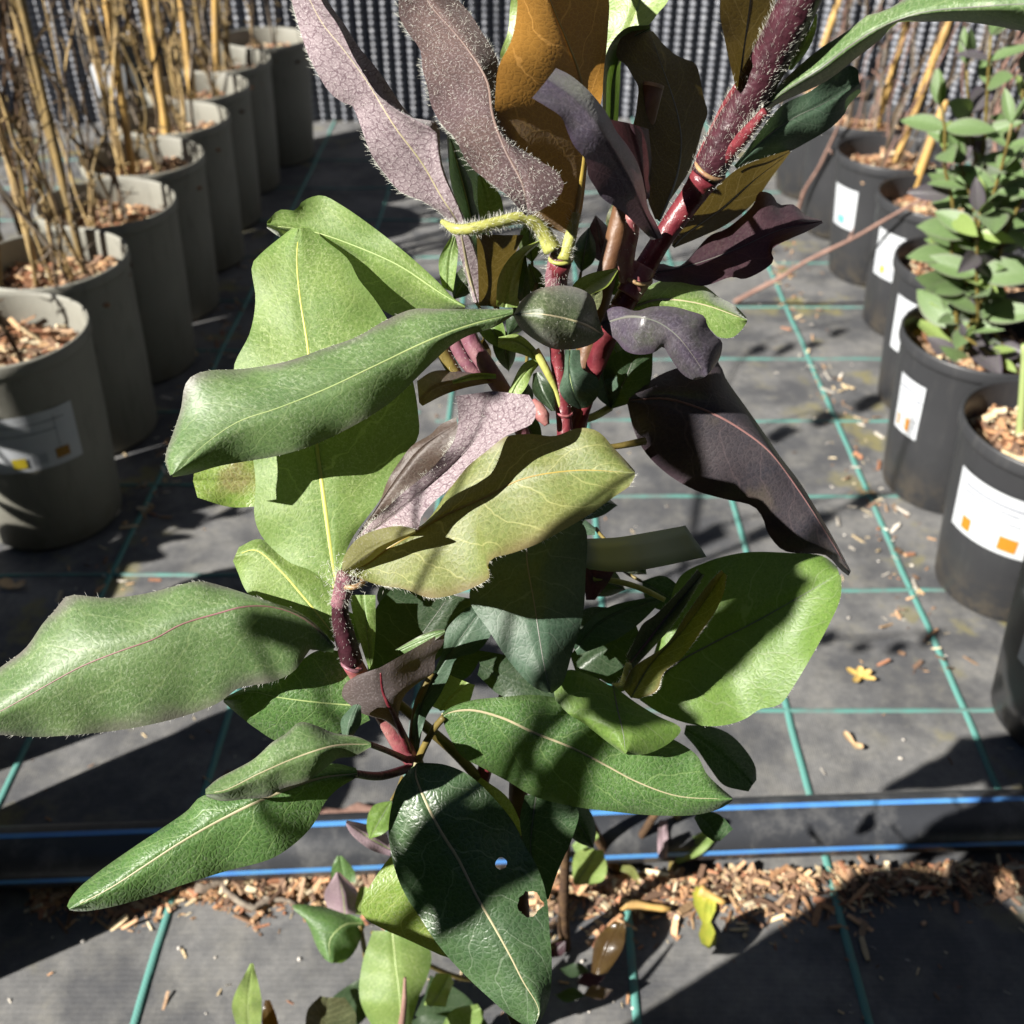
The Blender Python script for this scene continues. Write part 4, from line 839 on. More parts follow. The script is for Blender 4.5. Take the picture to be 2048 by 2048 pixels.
# ---- centre
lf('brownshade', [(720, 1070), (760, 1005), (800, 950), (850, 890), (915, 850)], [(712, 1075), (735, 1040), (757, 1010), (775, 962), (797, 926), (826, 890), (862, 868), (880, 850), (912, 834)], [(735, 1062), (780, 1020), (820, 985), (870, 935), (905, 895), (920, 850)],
   (.324, .320, .318), dl=.002, dr=.0, top=1, rib=None, bend=1., label='brown half of a folded leaf, its shade put into the colour')
lf('lilac', [(718, 1078), (755, 1055), (800, 1020), (860, 970), (915, 920), (955, 870), (985, 782)], [(712, 1078), (735, 1053), (772, 1017), (808, 984), (844, 955), (880, 919), (909, 879), (917, 835), (912, 792)],
   [(724, 1078), (772, 1062), (812, 1058), (835, 1060), (842, 1035), (862, 1009), (899, 977), (935, 933), (971, 904), (1007, 875), (1036, 861), (1065, 846), (1072, 817), (1058, 790)], (.317, .304, .298, .296), dl=-.001, dr=-.004, top=0, hair=42, hl=.0016, hside='L', rib=None, fuzz=300, fuzzlen=.0009, label='lilac folded leaf with white hairy edge')
lf('olive', [(690, 1138), (730, 1130), (772, 1100), (826, 1067), (899, 1027), (971, 995), (1043, 959), (1152, 941), (1270, 946)],
   [(695, 1120), (760, 1066), (841, 1052), (899, 977), (935, 933), (1007, 875), (1060, 868), (1109, 872), (1152, 857), (1181, 857), (1203, 868), (1225, 893), (1246, 915), (1270, 942)],
   [(700, 1150), (761, 1171), (808, 1178), (862, 1196), (935, 1180), (982, 1151), (974, 1136), (984, 1118), (1022, 1107), (1072, 1089), (1127, 1060), (1181, 1028), (1232, 991), (1261, 970), (1270, 951)],
   (.322, .316, .309, .304, .30), dl=.004, dr=-.012, hair=34, hl=.0021, hside='R', rib='rib_amber', rr=.0008, NU=56, bend=1.4, label='yellow-green leaf with hairy lower edge')
lf('olive', [(686, 1142), (740, 1100), (830, 1062)], [(684, 1140), (686, 1118), (712, 1080), (752, 1060), (800, 1052), (830, 1058)], [(694, 1146), (735, 1126), (780, 1092), (832, 1066)], (.3175, .306, .298), dl=.002, dr=.006, top=0, hair=40, hl=.0013, hside='L', rib=None, NU=26)
stem_pts = [P(690 + random.gauss(0, 26), 1150 + random.gauss(0, 20), .318) for _ in range(260)]
hairs(HP, [(p, rdir() + Vector((.3, 0, -.5)), random.uniform(.001, .0028), .00006) for p in stem_pts], name='node_hairs')
# ---- lower left
lf('greengrey', [(668, 1296), (640, 1262), (598, 1231), (543, 1213), (489, 1213), (435, 1227), (362, 1249), (308, 1278), (246, 1300), (163, 1333), (91, 1372), (0, 1423), (-60, 1450), (-170, 1480)],
   [(669, 1290), (640, 1256), (598, 1224), (543, 1204), (500, 1190), (471, 1180), (399, 1162), (362, 1169), (290, 1187), (217, 1196), (134, 1192), (112, 1218), (87, 1245), (51, 1296), (0, 1335), (-70, 1385), (-170, 1478)],
   [(667, 1305), (640, 1302), (622, 1298), (606, 1320), (585, 1345), (540, 1365), (478, 1376), (438, 1405), (362, 1434), (254, 1458), (145, 1470), (72, 1474), (0, 1470), (-70, 1478), (-168, 1484)],
   (.331, .320, .316, .315, .315), dl=(.004, .012, .008), dr=(.004, .010, .008), hair=9, hl=.0018, rib='rib_red', rr=.0006, NU=56, bend=1.6, label='large dusky green leaf reaching the left edge')
lf('green', [(672, 1275), (612, 1200), (560, 1140), (510, 1100), (470, 1112)], [(668, 1285), (594, 1234), (525, 1209), (493, 1183), (475, 1143), (466, 1122)], [(680, 1250), (665, 1170), (600, 1128), (520, 1078), (478, 1094)], (.338, .340, .342), dl=.002, dr=.004, rib='rib_lime', rr=.0009)
lf('mature', [(728, 1412), (640, 1405), (560, 1395), (500, 1384), (447, 1400)], [(735, 1380), (700, 1312), (640, 1300), (600, 1322), (540, 1358), (480, 1380), (448, 1396)], [(740, 1440), (700, 1460), (640, 1476), (560, 1484), (509, 1455), (472, 1426), (447, 1404)], (.342, .338, .336), dl=.004, dr=.008, rib='rib_green', rr=.0005, label='yellowish green leaf behind the left stem')
lf('green', [(742, 1336), (736, 1280), (725, 1190)], [(738, 1338), (722, 1290), (703, 1215), (700, 1190)], [(746, 1336), (751, 1265), (751, 1190)], (.345, .346, .348), NU=20, rr=.0005)
lf('twotone', [(822, 1515), (806, 1470), (786, 1425), (766, 1385), (760, 1335)], [(816, 1510), (790, 1460), (768, 1440), (745, 1434), (720, 1425), (698, 1408), (684, 1392), (690, 1368), (715, 1350)], [(828, 1512), (800, 1455), (792, 1428), (804, 1398), (818, 1378), (845, 1360), (867, 1345), (871, 1310), (886, 1288), (889, 1262)],
   (.357, .342, .332, .328), dl=(0, .002, .006), dr=(0, .004, .012), top=0, rib='stem_red', rr=.0016, wave=.001, label='curled purple-brown leaf with yellow base')
lf('greengrey', [(800, 1300), (850, 1278), (890, 1262)], [(790, 1300), (835, 1274), (868, 1260), (889, 1258)], [(812, 1310), (855, 1290), (891, 1266)], (.34, .337, .336), rib=None, NU=16)
lf('teal', [(716, 1408), (703, 1440), (694, 1474)], [(706, 1410), (682, 1440), (684, 1470)], [(722, 1412), (722, 1445), (706, 1472)], (.326, .324, .324), NU=18, rib=None, dl=.006, dr=.004)
lf('greengrey', [(742, 1488), (670, 1491), (600, 1512), (520, 1546), (450, 1580), (411, 1587)], [(740, 1484), (715, 1473), (668, 1466), (632, 1451), (599, 1444), (574, 1466), (545, 1484), (509, 1517), (472, 1538), (436, 1557), (411, 1578)],
   [(742, 1494), (708, 1513), (675, 1517), (661, 1528), (617, 1560), (563, 1578), (538, 1593), (491, 1598), (443, 1602), (414, 1594)], (.316, .306, .302, .300), dl=.005, dr=.006, rib='rib_pale', rr=.0007, bend=1.6, label='grey-green leaf with rounded tip')
lf('mature', [(715, 1547), (634, 1557), (543, 1590), (453, 1633), (362, 1684), (290, 1731), (217, 1778), (138, 1818)],
   [(712, 1536), (670, 1527), (620, 1536), (560, 1548), (480, 1572), (399, 1595), (377, 1619), (326, 1655), (272, 1691), (199, 1742), (163, 1771), (141, 1796), (134, 1812)],
   [(712, 1556), (674, 1579), (648, 1608), (630, 1644), (598, 1680), (543, 1717), (453, 1742), (362, 1771), (290, 1796), (203, 1818), (159, 1823), (138, 1820)], (.326, .318, .315, .314), dl=.007, dr=.007, rib='rib_pale', rr=.0010, NU=52, bend=1.7, label='glossy veined green leaf at lower left')
# ---- bottom and right
h1, h2 = P(1002, 1727, .3435), P(1060, 1807, .3435)
leaf_mat('darkholed', (.034, .075, .03), (.05, .10, .034), (.07, .1, .05), (.15, .19, .13), (.08, .17, .03), .38, .26, .06, tf=.15, cell=500, lat=.5, bst=.5, holes=[(h1, .0019), (h2, .0042)])
lf('darkholed', [(834, 1526), (831, 1548), (852, 1605), (883, 1664), (916, 1716), (955, 1794), (992, 1859), (1020, 1910), (1046, 1962), (1078, 2022), (1066, 2056)],
   [(830, 1528), (817, 1542), (795, 1571), (784, 1607), (777, 1662), (784, 1716), (797, 1760), (816, 1799), (839, 1833), (867, 1877), (904, 1923), (942, 1962), (981, 1998), (1020, 2032), (1060, 2058)],
   [(840, 1525), (889, 1529), (936, 1549), (980, 1588), (1028, 1646), (1048, 1688), (1072, 1729), (1087, 1768), (1095, 1807), (1099, 1859), (1103, 1910), (1103, 1962), (1098, 2001), (1087, 2030), (1072, 2057)],
   (.350, .344, .341, .338, .336), dl=.006, dr=.004, rib='rib_pale', rr=.0011, NU=60, NV=10, bend=1.6, label='big dark green leaf with two insect holes')
lf('mature', [(885, 1432), (900, 1424), (941, 1419), (1004, 1435), (1066, 1464), (1148, 1497), (1211, 1530), (1273, 1563), (1356, 1592), (1464, 1598)],
   [(886, 1424), (900, 1415), (941, 1401), (1004, 1394), (1074, 1390), (1150, 1405), (1250, 1440), (1330, 1470), (1393, 1510), (1413, 1547), (1438, 1572), (1464, 1594)],
   [(886, 1440), (893, 1462), (925, 1514), (954, 1530), (1016, 1563), (1066, 1592), (1148, 1613), (1231, 1624), (1314, 1631), (1397, 1629), (1447, 1614), (1465, 1601)], (.346, .347, .35, .352), dl=.004, dr=.006, rib='rib_pale', rr=.0009, NU=56, bend=1.6, label='broad glossy green leaf across the lower centre')
lf('midgreen', [(1226, 1372), (1235, 1420), (1247, 1470), (1251, 1507)], [(1222, 1372), (1180, 1350), (1132, 1341), (1108, 1388), (1132, 1423), (1169, 1448), (1211, 1481), (1247, 1508)], [(1230, 1374), (1273, 1406), (1314, 1431), (1362, 1458), (1340, 1485), (1293, 1508), (1256, 1510)], (.348, .343, .339, .337), dl=.006, dr=.004, rib='rib_grey', rr=.0005, bend=1.5)
lf('midgreen', [(1279, 1398), (1347, 1331), (1418, 1290), (1500, 1249), (1583, 1203), (1678, 1148)], [(1277, 1395), (1300, 1330), (1330, 1240), (1360, 1153), (1413, 1124), (1451, 1112), (1500, 1104), (1583, 1106), (1645, 1112), (1674, 1133)],
   [(1281, 1401), (1314, 1423), (1376, 1447), (1438, 1452), (1488, 1439), (1521, 1418), (1546, 1414), (1563, 1406), (1587, 1373), (1612, 1332), (1658, 1249), (1681, 1195), (1683, 1155)], (.370, .366, .362, .358), dl=.006, dr=-.010, rib='rib_grey', rr=.0006, NU=50, hair=5, hl=.0009, label='large round dark leaf with a sunlit corner')
lf('olivefuzz', [(1262, 1325), (1300, 1275), (1350, 1212), (1404, 1148)], [(1252, 1315), (1269, 1282), (1285, 1249), (1310, 1230), (1356, 1185), (1395, 1140)], [(1266, 1338), (1289, 1313), (1335, 1263), (1366, 1218), (1409, 1150)], (.348, .342, .338), dl=-.004, dr=.004, hair=50, hl=.0011, rib='rib_red', rr=.0012, label='narrow folded young leaf')
lf('olive', [(1262, 1395), (1300, 1330), (1370, 1255), (1448, 1146)], [(1246, 1378), (1264, 1338), (1331, 1290), (1376, 1224), (1418, 1166), (1443, 1140)], [(1277, 1398), (1314, 1381), (1327, 1346), (1364, 1315), (1401, 1265), (1430, 1224), (1447, 1187), (1454, 1150)], (.35, .346, .342), dl=-.006, dr=-.006, hair=40, hl=.0012, rib='rib_grey', rr=.0005, label='young folded leaf with hairy lime edge')
pxtube(HP, 'stem', [(1225, 1375, .352), (1245, 1372, .352), (1262, 1330, .350)], [9, 11, 12], 'stem_green', hair=120, hl=.0013)
lf('teal', [(1060, 1050), (1053, 1104), (1070, 1216), (1086, 1319), (1099, 1384)], [(1040, 1055), (980, 1110), (940, 1180), (942, 1209), (975, 1257), (1016, 1319), (1066, 1373), (1094, 1386)], [(1080, 1050), (1140, 1040), (1169, 1052), (1171, 1154), (1165, 1236), (1144, 1307), (1124, 1369), (1104, 1387)], (.345, .338, .333, .33), dl=.004, dr=.008, rib='rib_grey', rr=.0006, label='blue-green leaf pointing down in the centre')
lf('dark', [(1370, 1458), (1430, 1500), (1505, 1570)], [(1372, 1450), (1418, 1452), (1459, 1468), (1492, 1501), (1511, 1534), (1513, 1560)], [(1368, 1468), (1393, 1497), (1418, 1534), (1447, 1570), (1480, 1580), (1497, 1583)], (.388, .388, .388), dl=.006, dr=-.002, NU=26, rib=None)
# ---- dark interior leaves
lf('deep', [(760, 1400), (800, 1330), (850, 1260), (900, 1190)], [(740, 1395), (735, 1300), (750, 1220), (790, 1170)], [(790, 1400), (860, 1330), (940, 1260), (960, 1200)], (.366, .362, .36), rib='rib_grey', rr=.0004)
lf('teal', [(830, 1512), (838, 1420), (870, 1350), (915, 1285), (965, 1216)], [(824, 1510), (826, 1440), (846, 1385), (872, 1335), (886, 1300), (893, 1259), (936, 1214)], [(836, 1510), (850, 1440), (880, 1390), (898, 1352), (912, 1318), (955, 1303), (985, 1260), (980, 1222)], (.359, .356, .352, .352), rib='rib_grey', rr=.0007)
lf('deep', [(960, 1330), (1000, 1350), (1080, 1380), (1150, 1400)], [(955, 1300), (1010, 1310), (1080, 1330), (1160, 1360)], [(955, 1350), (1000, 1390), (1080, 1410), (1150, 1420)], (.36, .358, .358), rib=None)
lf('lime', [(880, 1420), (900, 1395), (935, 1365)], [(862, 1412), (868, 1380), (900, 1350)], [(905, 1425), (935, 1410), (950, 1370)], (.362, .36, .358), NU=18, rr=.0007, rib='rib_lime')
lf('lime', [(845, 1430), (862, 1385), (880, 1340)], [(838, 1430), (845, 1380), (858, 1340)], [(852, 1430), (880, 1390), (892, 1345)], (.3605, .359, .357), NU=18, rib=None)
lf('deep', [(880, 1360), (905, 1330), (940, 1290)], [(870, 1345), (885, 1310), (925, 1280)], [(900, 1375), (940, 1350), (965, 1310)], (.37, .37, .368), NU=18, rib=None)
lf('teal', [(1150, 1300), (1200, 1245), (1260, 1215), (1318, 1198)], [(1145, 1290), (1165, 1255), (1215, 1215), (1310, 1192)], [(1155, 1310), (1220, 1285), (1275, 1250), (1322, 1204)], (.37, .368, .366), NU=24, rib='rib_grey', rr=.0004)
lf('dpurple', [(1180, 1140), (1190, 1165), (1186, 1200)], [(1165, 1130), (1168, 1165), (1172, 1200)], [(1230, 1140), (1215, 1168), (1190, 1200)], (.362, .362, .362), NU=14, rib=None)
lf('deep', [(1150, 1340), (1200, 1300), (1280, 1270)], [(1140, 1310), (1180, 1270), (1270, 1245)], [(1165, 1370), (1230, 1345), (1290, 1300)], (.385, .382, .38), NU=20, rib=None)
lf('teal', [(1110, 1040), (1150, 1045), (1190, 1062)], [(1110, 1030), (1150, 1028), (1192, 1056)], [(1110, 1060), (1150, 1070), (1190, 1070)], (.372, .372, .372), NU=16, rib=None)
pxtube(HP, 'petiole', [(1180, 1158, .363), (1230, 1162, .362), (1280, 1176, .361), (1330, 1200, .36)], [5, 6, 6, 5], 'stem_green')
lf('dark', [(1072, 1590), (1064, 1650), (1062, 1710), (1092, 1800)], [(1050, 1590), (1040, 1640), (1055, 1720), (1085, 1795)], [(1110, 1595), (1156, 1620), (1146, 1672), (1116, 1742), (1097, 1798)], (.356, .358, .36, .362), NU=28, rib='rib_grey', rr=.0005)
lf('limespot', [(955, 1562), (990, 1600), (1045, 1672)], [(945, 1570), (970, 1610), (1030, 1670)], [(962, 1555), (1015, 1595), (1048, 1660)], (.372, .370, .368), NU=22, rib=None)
lf('limespot', [(850, 1660), (830, 1740), (840, 1820), (905, 1918)], [(800, 1690), (757, 1745), (722, 1812), (728, 1834), (762, 1856), (814, 1879), (880, 1910)], [(890, 1670), (900, 1760), (905, 1830), (915, 1912)], (.372, .368, .368, .37), NU=32, rib='rib_lime', rr=.0004, label='yellow-green leaf with brown flecks')
# ---- small filler leaves in the crowded middle
random.seed(21)
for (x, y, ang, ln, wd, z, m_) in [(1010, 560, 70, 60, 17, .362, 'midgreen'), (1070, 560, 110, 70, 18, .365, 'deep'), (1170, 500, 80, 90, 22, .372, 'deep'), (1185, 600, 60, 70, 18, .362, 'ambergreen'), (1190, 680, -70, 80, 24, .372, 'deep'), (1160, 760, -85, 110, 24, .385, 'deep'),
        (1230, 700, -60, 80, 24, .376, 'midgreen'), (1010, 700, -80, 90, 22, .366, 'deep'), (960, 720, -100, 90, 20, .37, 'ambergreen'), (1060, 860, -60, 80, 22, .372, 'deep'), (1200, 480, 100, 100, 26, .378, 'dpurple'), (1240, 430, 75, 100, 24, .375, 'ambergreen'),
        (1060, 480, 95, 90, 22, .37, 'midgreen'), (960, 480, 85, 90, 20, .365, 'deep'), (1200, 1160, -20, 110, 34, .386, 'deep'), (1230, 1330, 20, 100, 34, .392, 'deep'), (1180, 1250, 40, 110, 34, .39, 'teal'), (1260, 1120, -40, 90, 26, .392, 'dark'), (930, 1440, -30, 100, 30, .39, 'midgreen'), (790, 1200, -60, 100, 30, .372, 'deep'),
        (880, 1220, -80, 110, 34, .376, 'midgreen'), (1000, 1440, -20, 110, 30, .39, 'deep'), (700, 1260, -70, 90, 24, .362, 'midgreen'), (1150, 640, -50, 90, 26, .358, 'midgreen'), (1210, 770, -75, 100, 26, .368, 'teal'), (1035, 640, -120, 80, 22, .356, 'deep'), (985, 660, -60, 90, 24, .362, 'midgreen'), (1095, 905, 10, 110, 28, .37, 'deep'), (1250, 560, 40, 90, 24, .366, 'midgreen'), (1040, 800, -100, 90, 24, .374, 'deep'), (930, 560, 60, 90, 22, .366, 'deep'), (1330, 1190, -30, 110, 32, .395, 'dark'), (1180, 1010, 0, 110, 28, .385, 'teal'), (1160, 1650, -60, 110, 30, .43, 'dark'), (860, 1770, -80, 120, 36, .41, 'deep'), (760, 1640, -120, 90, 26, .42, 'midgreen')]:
    a_ = R(ang); dx, dy = math.cos(a_) * ln, -math.sin(a_) * ln; nx_, ny_ = math.sin(a_) * wd, math.cos(a_) * wd
    lf(m_, [(x - dx * .5, y - dy * .5), (x, y), (x + dx * .5, y + dy * .5)], [(x - dx * .5, y - dy * .5), (x - dx * .2 - nx_, y - dy * .2 - ny_), (x + dx * .2 - nx_ * .8, y + dy * .2 - ny_ * .8), (x + dx * .5 - 1, y + dy * .5)], [(x - dx * .5 + 1, y - dy * .5), (x - dx * .2 + nx_, y - dy * .2 + ny_), (x + dx * .2 + nx_ * .8, y + dy * .2 + ny_ * .8), (x + dx * .5 + 1, y + dy * .5)],
       (z, z - .003, z), dl=random.uniform(-.004, .008), dr=random.uniform(-.004, .008), NU=18, NV=5, rr=.0004, rib='rib_grey', top=random.random() < .75)
    pxtube(HP, 'petiole', [(x - dx * .5, y - dy * .5, z), (x - dx * .8, y - dy * .8, z + .004), (x - dx * 1.0 , y - dy * 1.1, z + .008)], [3, 3.5, 4], 'stem_olive', 6)
# ---- cane and tie tape
cane_o = tag(pxtube(None, 'bamboo_cane', [(1306, 176, .349), (1225, 502, .362), (1140, 850, .376), (1065, 1250, .392), (1035, 1650, .40), (1058, 2090, .405)], [21, 21, 21, 20, 19, 19], 'canebrown', segs=14, n=60), 'weathered brown bamboo cane with cut hollow top behind the honeysuckle', 'cane')
a = P(1306, 176, .349); d = (P(1306, 176, .349) - P(1225, 502, .362)).normalized()
s1 = d.orthogonal().normalized(); s2 = d.cross(s1); V = [];
for rr_, hh in ((.0036, .0), (.0037, .0012), (.0024, .0014), (.0014, .0004), (.0012, -.002)):
    for i in range(16): t = 2 * math.pi * i / 16; V.append(a + d * hh + (s1 * math.cos(t) + s2 * math.sin(t)) * rr_)
Fc = [(r * 16 + i, r * 16 + (i + 1) % 16, r * 16 + 16 + (i + 1) % 16, r * 16 + 16 + i) for r in range(4) for i in range(16)] + [tuple(64 + i for i in range(16))]
mesh('cut_end', V, Fc, MAT['canepith'], cane_o)
TAPE = simple('tie_tape', (.40, .45, .32), (.36, .41, .29), .35, 30)
up_ = cr([(1140, 1082), (1165, 1078), (1232, 1075), (1300, 1064), (1373, 1051)], 24); lo_ = cr([(1150, 1128), (1190, 1140), (1254, 1144), (1312, 1135), (1411, 1114)], 24); V, Fc = [], []
for i in range(24):
    zz = .350 + .0012 * math.sin(i * .4)
    for t in (0, .33, .66, 1): V.append(P(up_[i][0] + (lo_[i][0] - up_[i][0]) * t + (5 * (random.random() - .5) if i == 23 else 0), up_[i][1] + (lo_[i][1] - up_[i][1]) * t, zz + .001 * t))
for i in range(23):
    for j in range(3): q = i * 4 + j; Fc.append((q, q + 1, q + 5, q + 4))
o = mesh('tie_tape', V, Fc, TAPE); tag(o, 'pale green plastic tie tape with cut end beside the centre stem', 'tape')
sm = o.modifiers.new('thick', 'SOLIDIFY'); sm.thickness = .0002
# ================================================================ young honeysuckle shoots below
YP = empty('young_honeysuckle', tuple(at_h(1130, 1893)), 'smaller honeysuckle with woody stems and light green leaves below the big one', 'plant')
def yl(m, M, L, Rr, z, **k): k.setdefault('NU', 22); return leaf(YP, m, M, L, Rr, z, **k)
g0 = at_h(1130, 1893); zg = depth(g0)
pxtube(YP, 'stem', [(1132, 1640, .60), (1130, 1740, .64), (1127, 1840, .672), (1130, 1896, zg)], [9, 10, 11, 12], 'wood')
g1 = at_h(1238, 1745); z1 = depth(g1)
pxtube(YP, 'stem', [(1160, 1600, .66), (1182, 1650, .69), (1212, 1705, .72), (1238, 1746, z1)], [10, 10, 10, 9], 'wood')
pxtube(YP, 'stem', [(1330, 1600, .68), (1290, 1660, .71), (1255, 1715, .735), (1238, 1746, z1)], [7, 8, 8, 8], 'wood')
pxtube(YP, 'stem', [(1355, 1600, .70), (1352, 1680, .74), (1345, 1752, depth(at_h(1345, 1752)))], [8, 9, 10], 'stem_olive')
pxtube(YP, 'stem', [(720, 1850, .57), (740, 1960, .60), (760, 2080, .63)], [5, 6, 7], 'stem_olive')
pxtube(YP, 'stem', [(745, 1865, .56), (800, 1900, .58), (960, 1960, .62), (1127, 1880, .68)], [4, 5, 6, 7], 'stem_olive')
pxtube(YP, 'stem', [(505, 2050, .55), (560, 2120, .6), (760, 2100, .64)], [4, 5, 7], 'stem_olive')
yl('lime', [(500, 2070), (497, 2010), (503, 1926)], [(480, 2070), (464, 2010), (500, 1928)], [(520, 2070), (523, 2000), (507, 1928)], (.55, .54, .53), rr=.0006)
yl('brownleaf', [(545, 2070), (540, 2030), (535, 2000)], [(525, 2070), (524, 2030), (530, 2000)], [(562, 2070), (552, 2030), (540, 2000)], (.56, .56, .56), rib=None)
yl('mature', [(728, 1846), (690, 1850), (660, 1880), (662, 1926)], [(722, 1836), (680, 1822), (640, 1812), (582, 1812), (612, 1842), (634, 1895), (648, 1918)], [(730, 1852), (714, 1895), (700, 1915), (684, 1926)], (.57, .56, .555), dr=.01, dl=.008)
yl('pinklilac', [(690, 1828), (686, 1790), (676, 1744)], [(655, 1815), (648, 1790), (672, 1745)], [(712, 1828), (716, 1785), (680, 1745)], (.56, .555, .55), dr=.014, rr=.0004)
yl('mature', [(690, 1765), (684, 1740), (678, 1712)], [(664, 1770), (662, 1740), (674, 1712)], [(712, 1765), (708, 1740), (684, 1712)], (.575, .575, .575), rib=None)
yl('lime', [(722, 1830), (724, 1800), (728, 1772)], [(708, 1828), (712, 1800), (718, 1776)], [(738, 1828), (742, 1800), (736, 1776)], (.565, .565, .565), rib=None)
yl('pinklilac', [(782, 1700), (740, 1676), (692, 1644)], [(780, 1688), (768, 1660), (722, 1646), (694, 1641)], [(780, 1712), (742, 1700), (702, 1668), (692, 1650)], (.45, .445, .44), dl=.006)
yl('green', [(785, 1862), (792, 1930), (800, 2000), (800, 2080)], [(745, 1862), (724, 1930), (720, 2000), (760, 2080)], [(830, 1870), (862, 1905), (856, 1950), (836, 2000), (815, 2080)], (.55, .54, .535, .54), rr=.0009, dl=.004, dr=.006, NU=30)
yl('ambergreen', [(650, 2070), (650, 2030), (655, 1995)], [(610, 2070), (615, 2020), (640, 1992)], [(705, 2070), (712, 2030), (690, 1995)], (.58, .575, .57), rib=None)
pxtube(YP, 'petiole', [(800, 2070, .528), (808, 2010, .528), (810, 1955, .528)], [8, 6, 3], 'pinkstem')
yl('lime', [(860, 2012), (880, 1985), (900, 1948)], [(848, 2010), (858, 1975), (872, 1946)], [(892, 2014), (898, 1990), (908, 1966)], (.57, .565, .56))
yl('green', [(900, 2070), (930, 2030), (960, 2016)], [(880, 2060), (905, 2020), (955, 2008)], [(925, 2075), (960, 2050), (968, 2024)], (.58, .575, .57), rib=None)
yl('deep', [(850, 1990), (900, 2030), (960, 2070)], [(860, 1950), (930, 1990), (985, 2060)], [(830, 2030), (880, 2070), (930, 2090)], (.60, .6, .6), rib=None)
yl('deep', [(620, 2080), (700, 2010), (730, 1960)], [(600, 2060), (670, 1990), (722, 1955)], [(660, 2090), (735, 2030), (745, 1970)], (.61, .605, .6), rib=None)
yl('deep', [(780, 2090), (850, 2060), (905, 2045)], [(780, 2070), (850, 2030), (905, 2035)], [(790, 2110), (860, 2090), (915, 2060)], (.59, .59, .585), rib=None)
yl('brownleaf', [(1242, 1845), (1218, 1890), (1195, 1950)], [(1228, 1842), (1192, 1880), (1182, 1945)], [(1252, 1850), (1246, 1895), (1215, 1946)], (.60, .595, .59), rib=None, dl=.008, dr=-.004, label='glossy brown withered leaf')
yl('lime', [(1150, 1770), (1172, 1735), (1195, 1700)], [(1146, 1765), (1146, 1720), (1160, 1690)], [(1165, 1770), (1205, 1762), (1214, 1740), (1206, 1700)], (.66, .655, .65))
yl('green', [(1146, 1695), (1170, 1682), (1196, 1668)], [(1144, 1690), (1165, 1672), (1190, 1662)], [(1150, 1704), (1175, 1694), (1198, 1676)], (.645, .645, .645), rib=None)
yl('green', [(1352, 1724), (1390, 1690), (1432, 1664)], [(1350, 1720), (1375, 1682), (1420, 1655)], [(1358, 1728), (1405, 1706), (1436, 1672)], (.72, .715, .71), rr=.0006)
yl('pinklilac', [(1325, 1718), (1325, 1680), (1326, 1640)], [(1316, 1716), (1315, 1680), (1318, 1640)], [(1334, 1716), (1336, 1680), (1334, 1640)], (.715, .712, .71), rib=None)
yl('pinklilac', [(1362, 1682), (1364, 1660), (1364, 1640)], [(1350, 1680), (1350, 1660), (1352, 1640)], [(1374, 1684), (1378, 1660), (1376, 1640)], (.73, .73, .73), rib=None)
yl('dark', [(1395, 1628), (1420, 1650), (1440, 1682)], [(1402, 1618), (1440, 1630), (1466, 1658)], [(1388, 1636), (1405, 1665), (1426, 1682)], (.42, .42, .42), rib=None)
yl('lime', [(1240, 1690), (1245, 1668), (1250, 1648)], [(1234, 1690), (1236, 1668), (1246, 1646)], [(1248, 1690), (1255, 1670), (1254, 1648)], (.72, .72, .72), rib=None)
yl('lime', [(1252, 1678), (1268, 1664), (1284, 1652)], [(1250, 1672), (1264, 1657), (1280, 1648)], [(1256, 1682), (1273, 1670), (1286, 1655)], (.72, .72, .72), rib=None)
yl('olive', [(1340, 1770), (1338, 1792), (1336, 1812)], [(1328, 1772), (1326, 1792), (1332, 1810)], [(1352, 1772), (1350, 1792), (1342, 1810)], (.735, .73, .725), rib=None)
yl('olive', [(1280, 1770), (1262, 1740), (1242, 1736)], [(1276, 1772), (1255, 1748), (1240, 1742)], [(1284, 1766), (1265, 1733), (1243, 1730)], (.72, .72, .72), rib=None)
for (x, y, z) in ((1110, 1900, .67), (1150, 1940, .66), (1195, 1985, .64), (1180, 1960, .65), (1140, 1990, .63)):
    a = random.uniform(0, 3)
    dx, dy = 30 * math.cos(a), 22 * math.sin(a)
    yl(random.choice(('deep', 'dpurple', 'twotone')), [(x - dx, y - dy), (x, y), (x + dx, y + dy)], [(x - dx - 3, y - dy), (x - dy * .6 - 6, y + dx * .5), (x + dx, y + dy)], [(x - dx + 3, y - dy), (x + dy * .6 + 6, y - dx * .5), (x + dx + 2, y + dy)], (z, z, z), rib=None, NU=12)

# ================================================================ added unseen climber and pot; its leaves are set to shade foreground leaves
TPP = Vector((-.40, -.03, .002))
pot(tuple(TPP), 1, 0., 'added unseen black pot of the shading climber, left of the camera', None, None, .21, .0785, .062)
TP = empty('shade_climber', (TPP.x, TPP.y, .18), 'added unseen climber left of the camera, its leaves set to shade the honeysuckle', 'plant')
tube('stem', [Vector((TPP.x, TPP.y, .17)), Vector((TPP.x - .03, TPP.y - .01, .45)), Vector((TPP.x - .01, TPP.y + .01, .7)), Vector((TPP.x + .02, TPP.y + .02, .9))], [.004, .0035, .003, .002], MAT['stem_olive'], TP)
def shade_leaf(M, L, Rr, z, dist=.5):
    o = leaf(TP, 'midgreen', M, L, Rr, z, NU=20, rib=None, wave=.0012); off = -sun_dir * dist; o.location = o.location + off
    p = P(*M[0], z) + off; s = Vector((TPP.x, TPP.y, max(.3, p.z - .05)))
    tube('petiole', [s, (s + p) / 2 + Vector((0, 0, -.01)), p], [.002, .0015, .001], MAT['stem_olive'], TP, 6, 10)
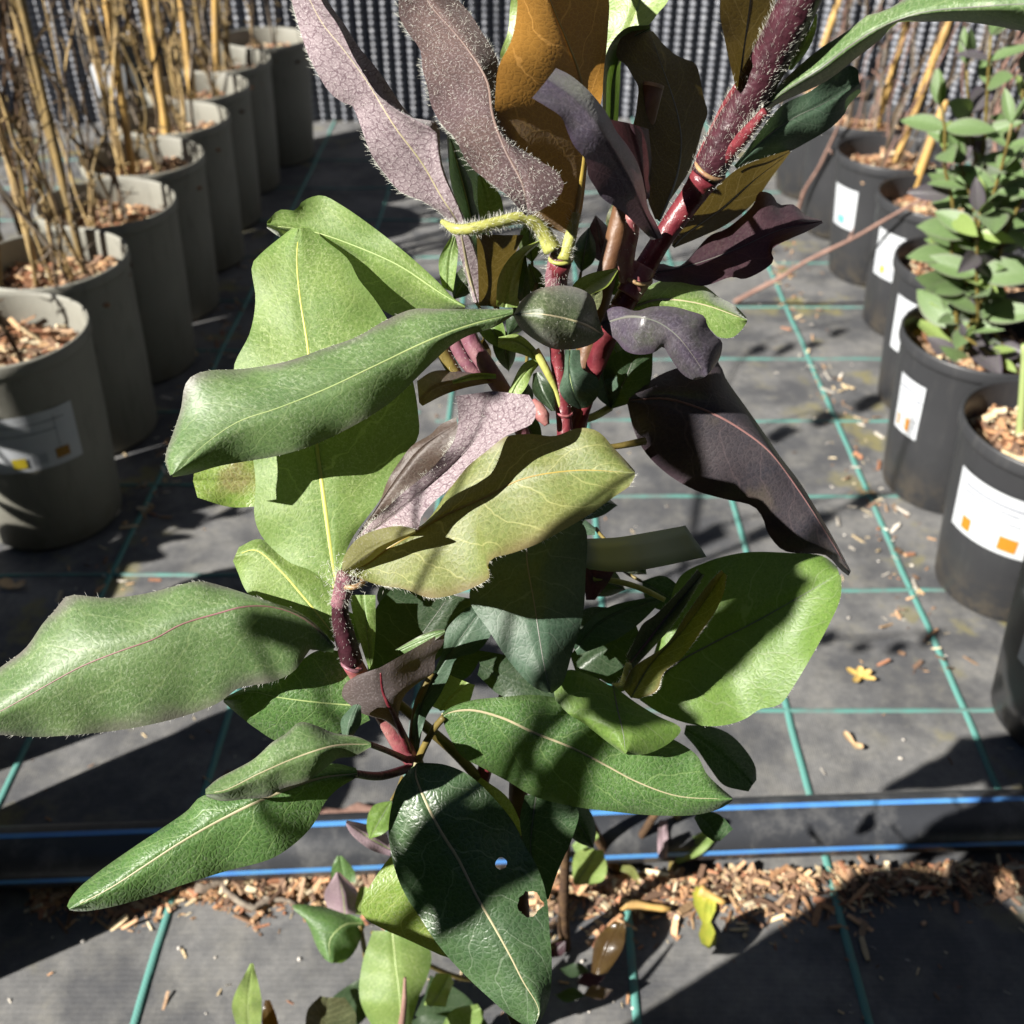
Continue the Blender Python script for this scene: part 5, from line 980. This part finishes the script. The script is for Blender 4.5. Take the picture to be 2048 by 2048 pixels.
shade_leaf([(1010, 1620), (930, 1740), (860, 1885)], [(1000, 1600), (860, 1625), (785, 1690), (825, 1830), (850, 1885)], [(1040, 1640), (1085, 1720), (1005, 1800), (940, 1850), (870, 1890)], .342)
shade_leaf([(1310, 1400), (1440, 1270), (1610, 1150)], [(1310, 1330), (1380, 1240), (1480, 1180), (1600, 1110)], [(1330, 1435), (1430, 1365), (1510, 1320), (1600, 1235), (1650, 1165)], .364)
shade_leaf([(1265, 830), (1330, 850), (1395, 850)], [(1262, 790), (1300, 750), (1370, 735), (1390, 800)], [(1270, 850), (1310, 930), (1370, 950), (1395, 880)], .362)
shade_leaf([(1190, 1450), (1135, 1550), (1080, 1630)], [(1170, 1450), (1100, 1530), (1065, 1620)], [(1210, 1460), (1175, 1570), (1095, 1640)], .348, .55)
shade_leaf([(1150, 1360), (1230, 1415), (1310, 1450)], [(1160, 1340), (1250, 1380), (1320, 1435)], [(1150, 1385), (1215, 1450), (1300, 1465)], .343, .45)
shade_leaf([(480, 1240), (540, 1260), (600, 1290)], [(480, 1220), (545, 1225), (605, 1270)], [(480, 1260), (535, 1300), (600, 1300)], .32, .45)

T2 = Vector((-.46, .37, .18))  # second unseen climber, added to dapple the ground on the right
TQ = empty('shade_climber', tuple(T2), 'added unseen climber left of the picture, its leaves set to dapple the right ground', 'plant')
tube('stem', [T2, T2 + Vector((-.02, .0, .25)), T2 + Vector((.01, .01, .45)), T2 + Vector((.04, .0, .62))], [.004, .0035, .003, .002], MAT['stem_olive'], TQ)
def ground_shade(pts, w_, dist):
    """an added unseen leafy twig, placed so its shadow dapples the fabric on the right"""
    q = cr(pts, 9); M = []; L = []; Rr = []
    c = at_h(*pts[len(pts) // 2]); z = depth(c)
    for i in range(0, 8, 2):
        a, b = q[i], q[i + 1]; dx, dy = b[0] - a[0], b[1] - a[1]; l = math.hypot(dx, dy) or 1; nx_, ny_ = -dy / l * w_ * random.uniform(.6, 1.3), dx / l * w_ * random.uniform(.6, 1.3)
        z_ = depth(at_h(*a)); o = leaf(TQ, 'midgreen', [a, ((a[0] + b[0]) / 2, (a[1] + b[1]) / 2), (b[0] + dx * .4, b[1] + dy * .4)], [a, ((a[0] + b[0]) / 2 + nx_, (a[1] + b[1]) / 2 + ny_), (b[0] + dx * .4, b[1] + dy * .4 + 1)], [a, ((a[0] + b[0]) / 2 - nx_, (a[1] + b[1]) / 2 - ny_), (b[0] + dx * .4 + 1, b[1] + dy * .4)], (z_, z_, z_), NU=10, NV=3, rib=None)
        o.location = o.location - sun_dir * dist
    tw = [P(x, y, depth(at_h(x, y))) - sun_dir * dist for x, y in q]; tube('twig', [T2 + Vector((0, 0, .35))] + [tw[0], tw[-1]], [.002, .0015, .001], MAT['stem_olive'], TQ, 6, 14)
ground_shade([(1440, 900), (1600, 850), (1790, 780)], 34, 1.12)
ground_shade([(1380, 1075), (1560, 1060), (1790, 965)], 38, 1.05)
ground_shade([(1500, 700), (1620, 690), (1700, 640)], 24, 1.2)
ground_shade([(1640, 1270), (1760, 1300), (1900, 1260)], 22, .98)
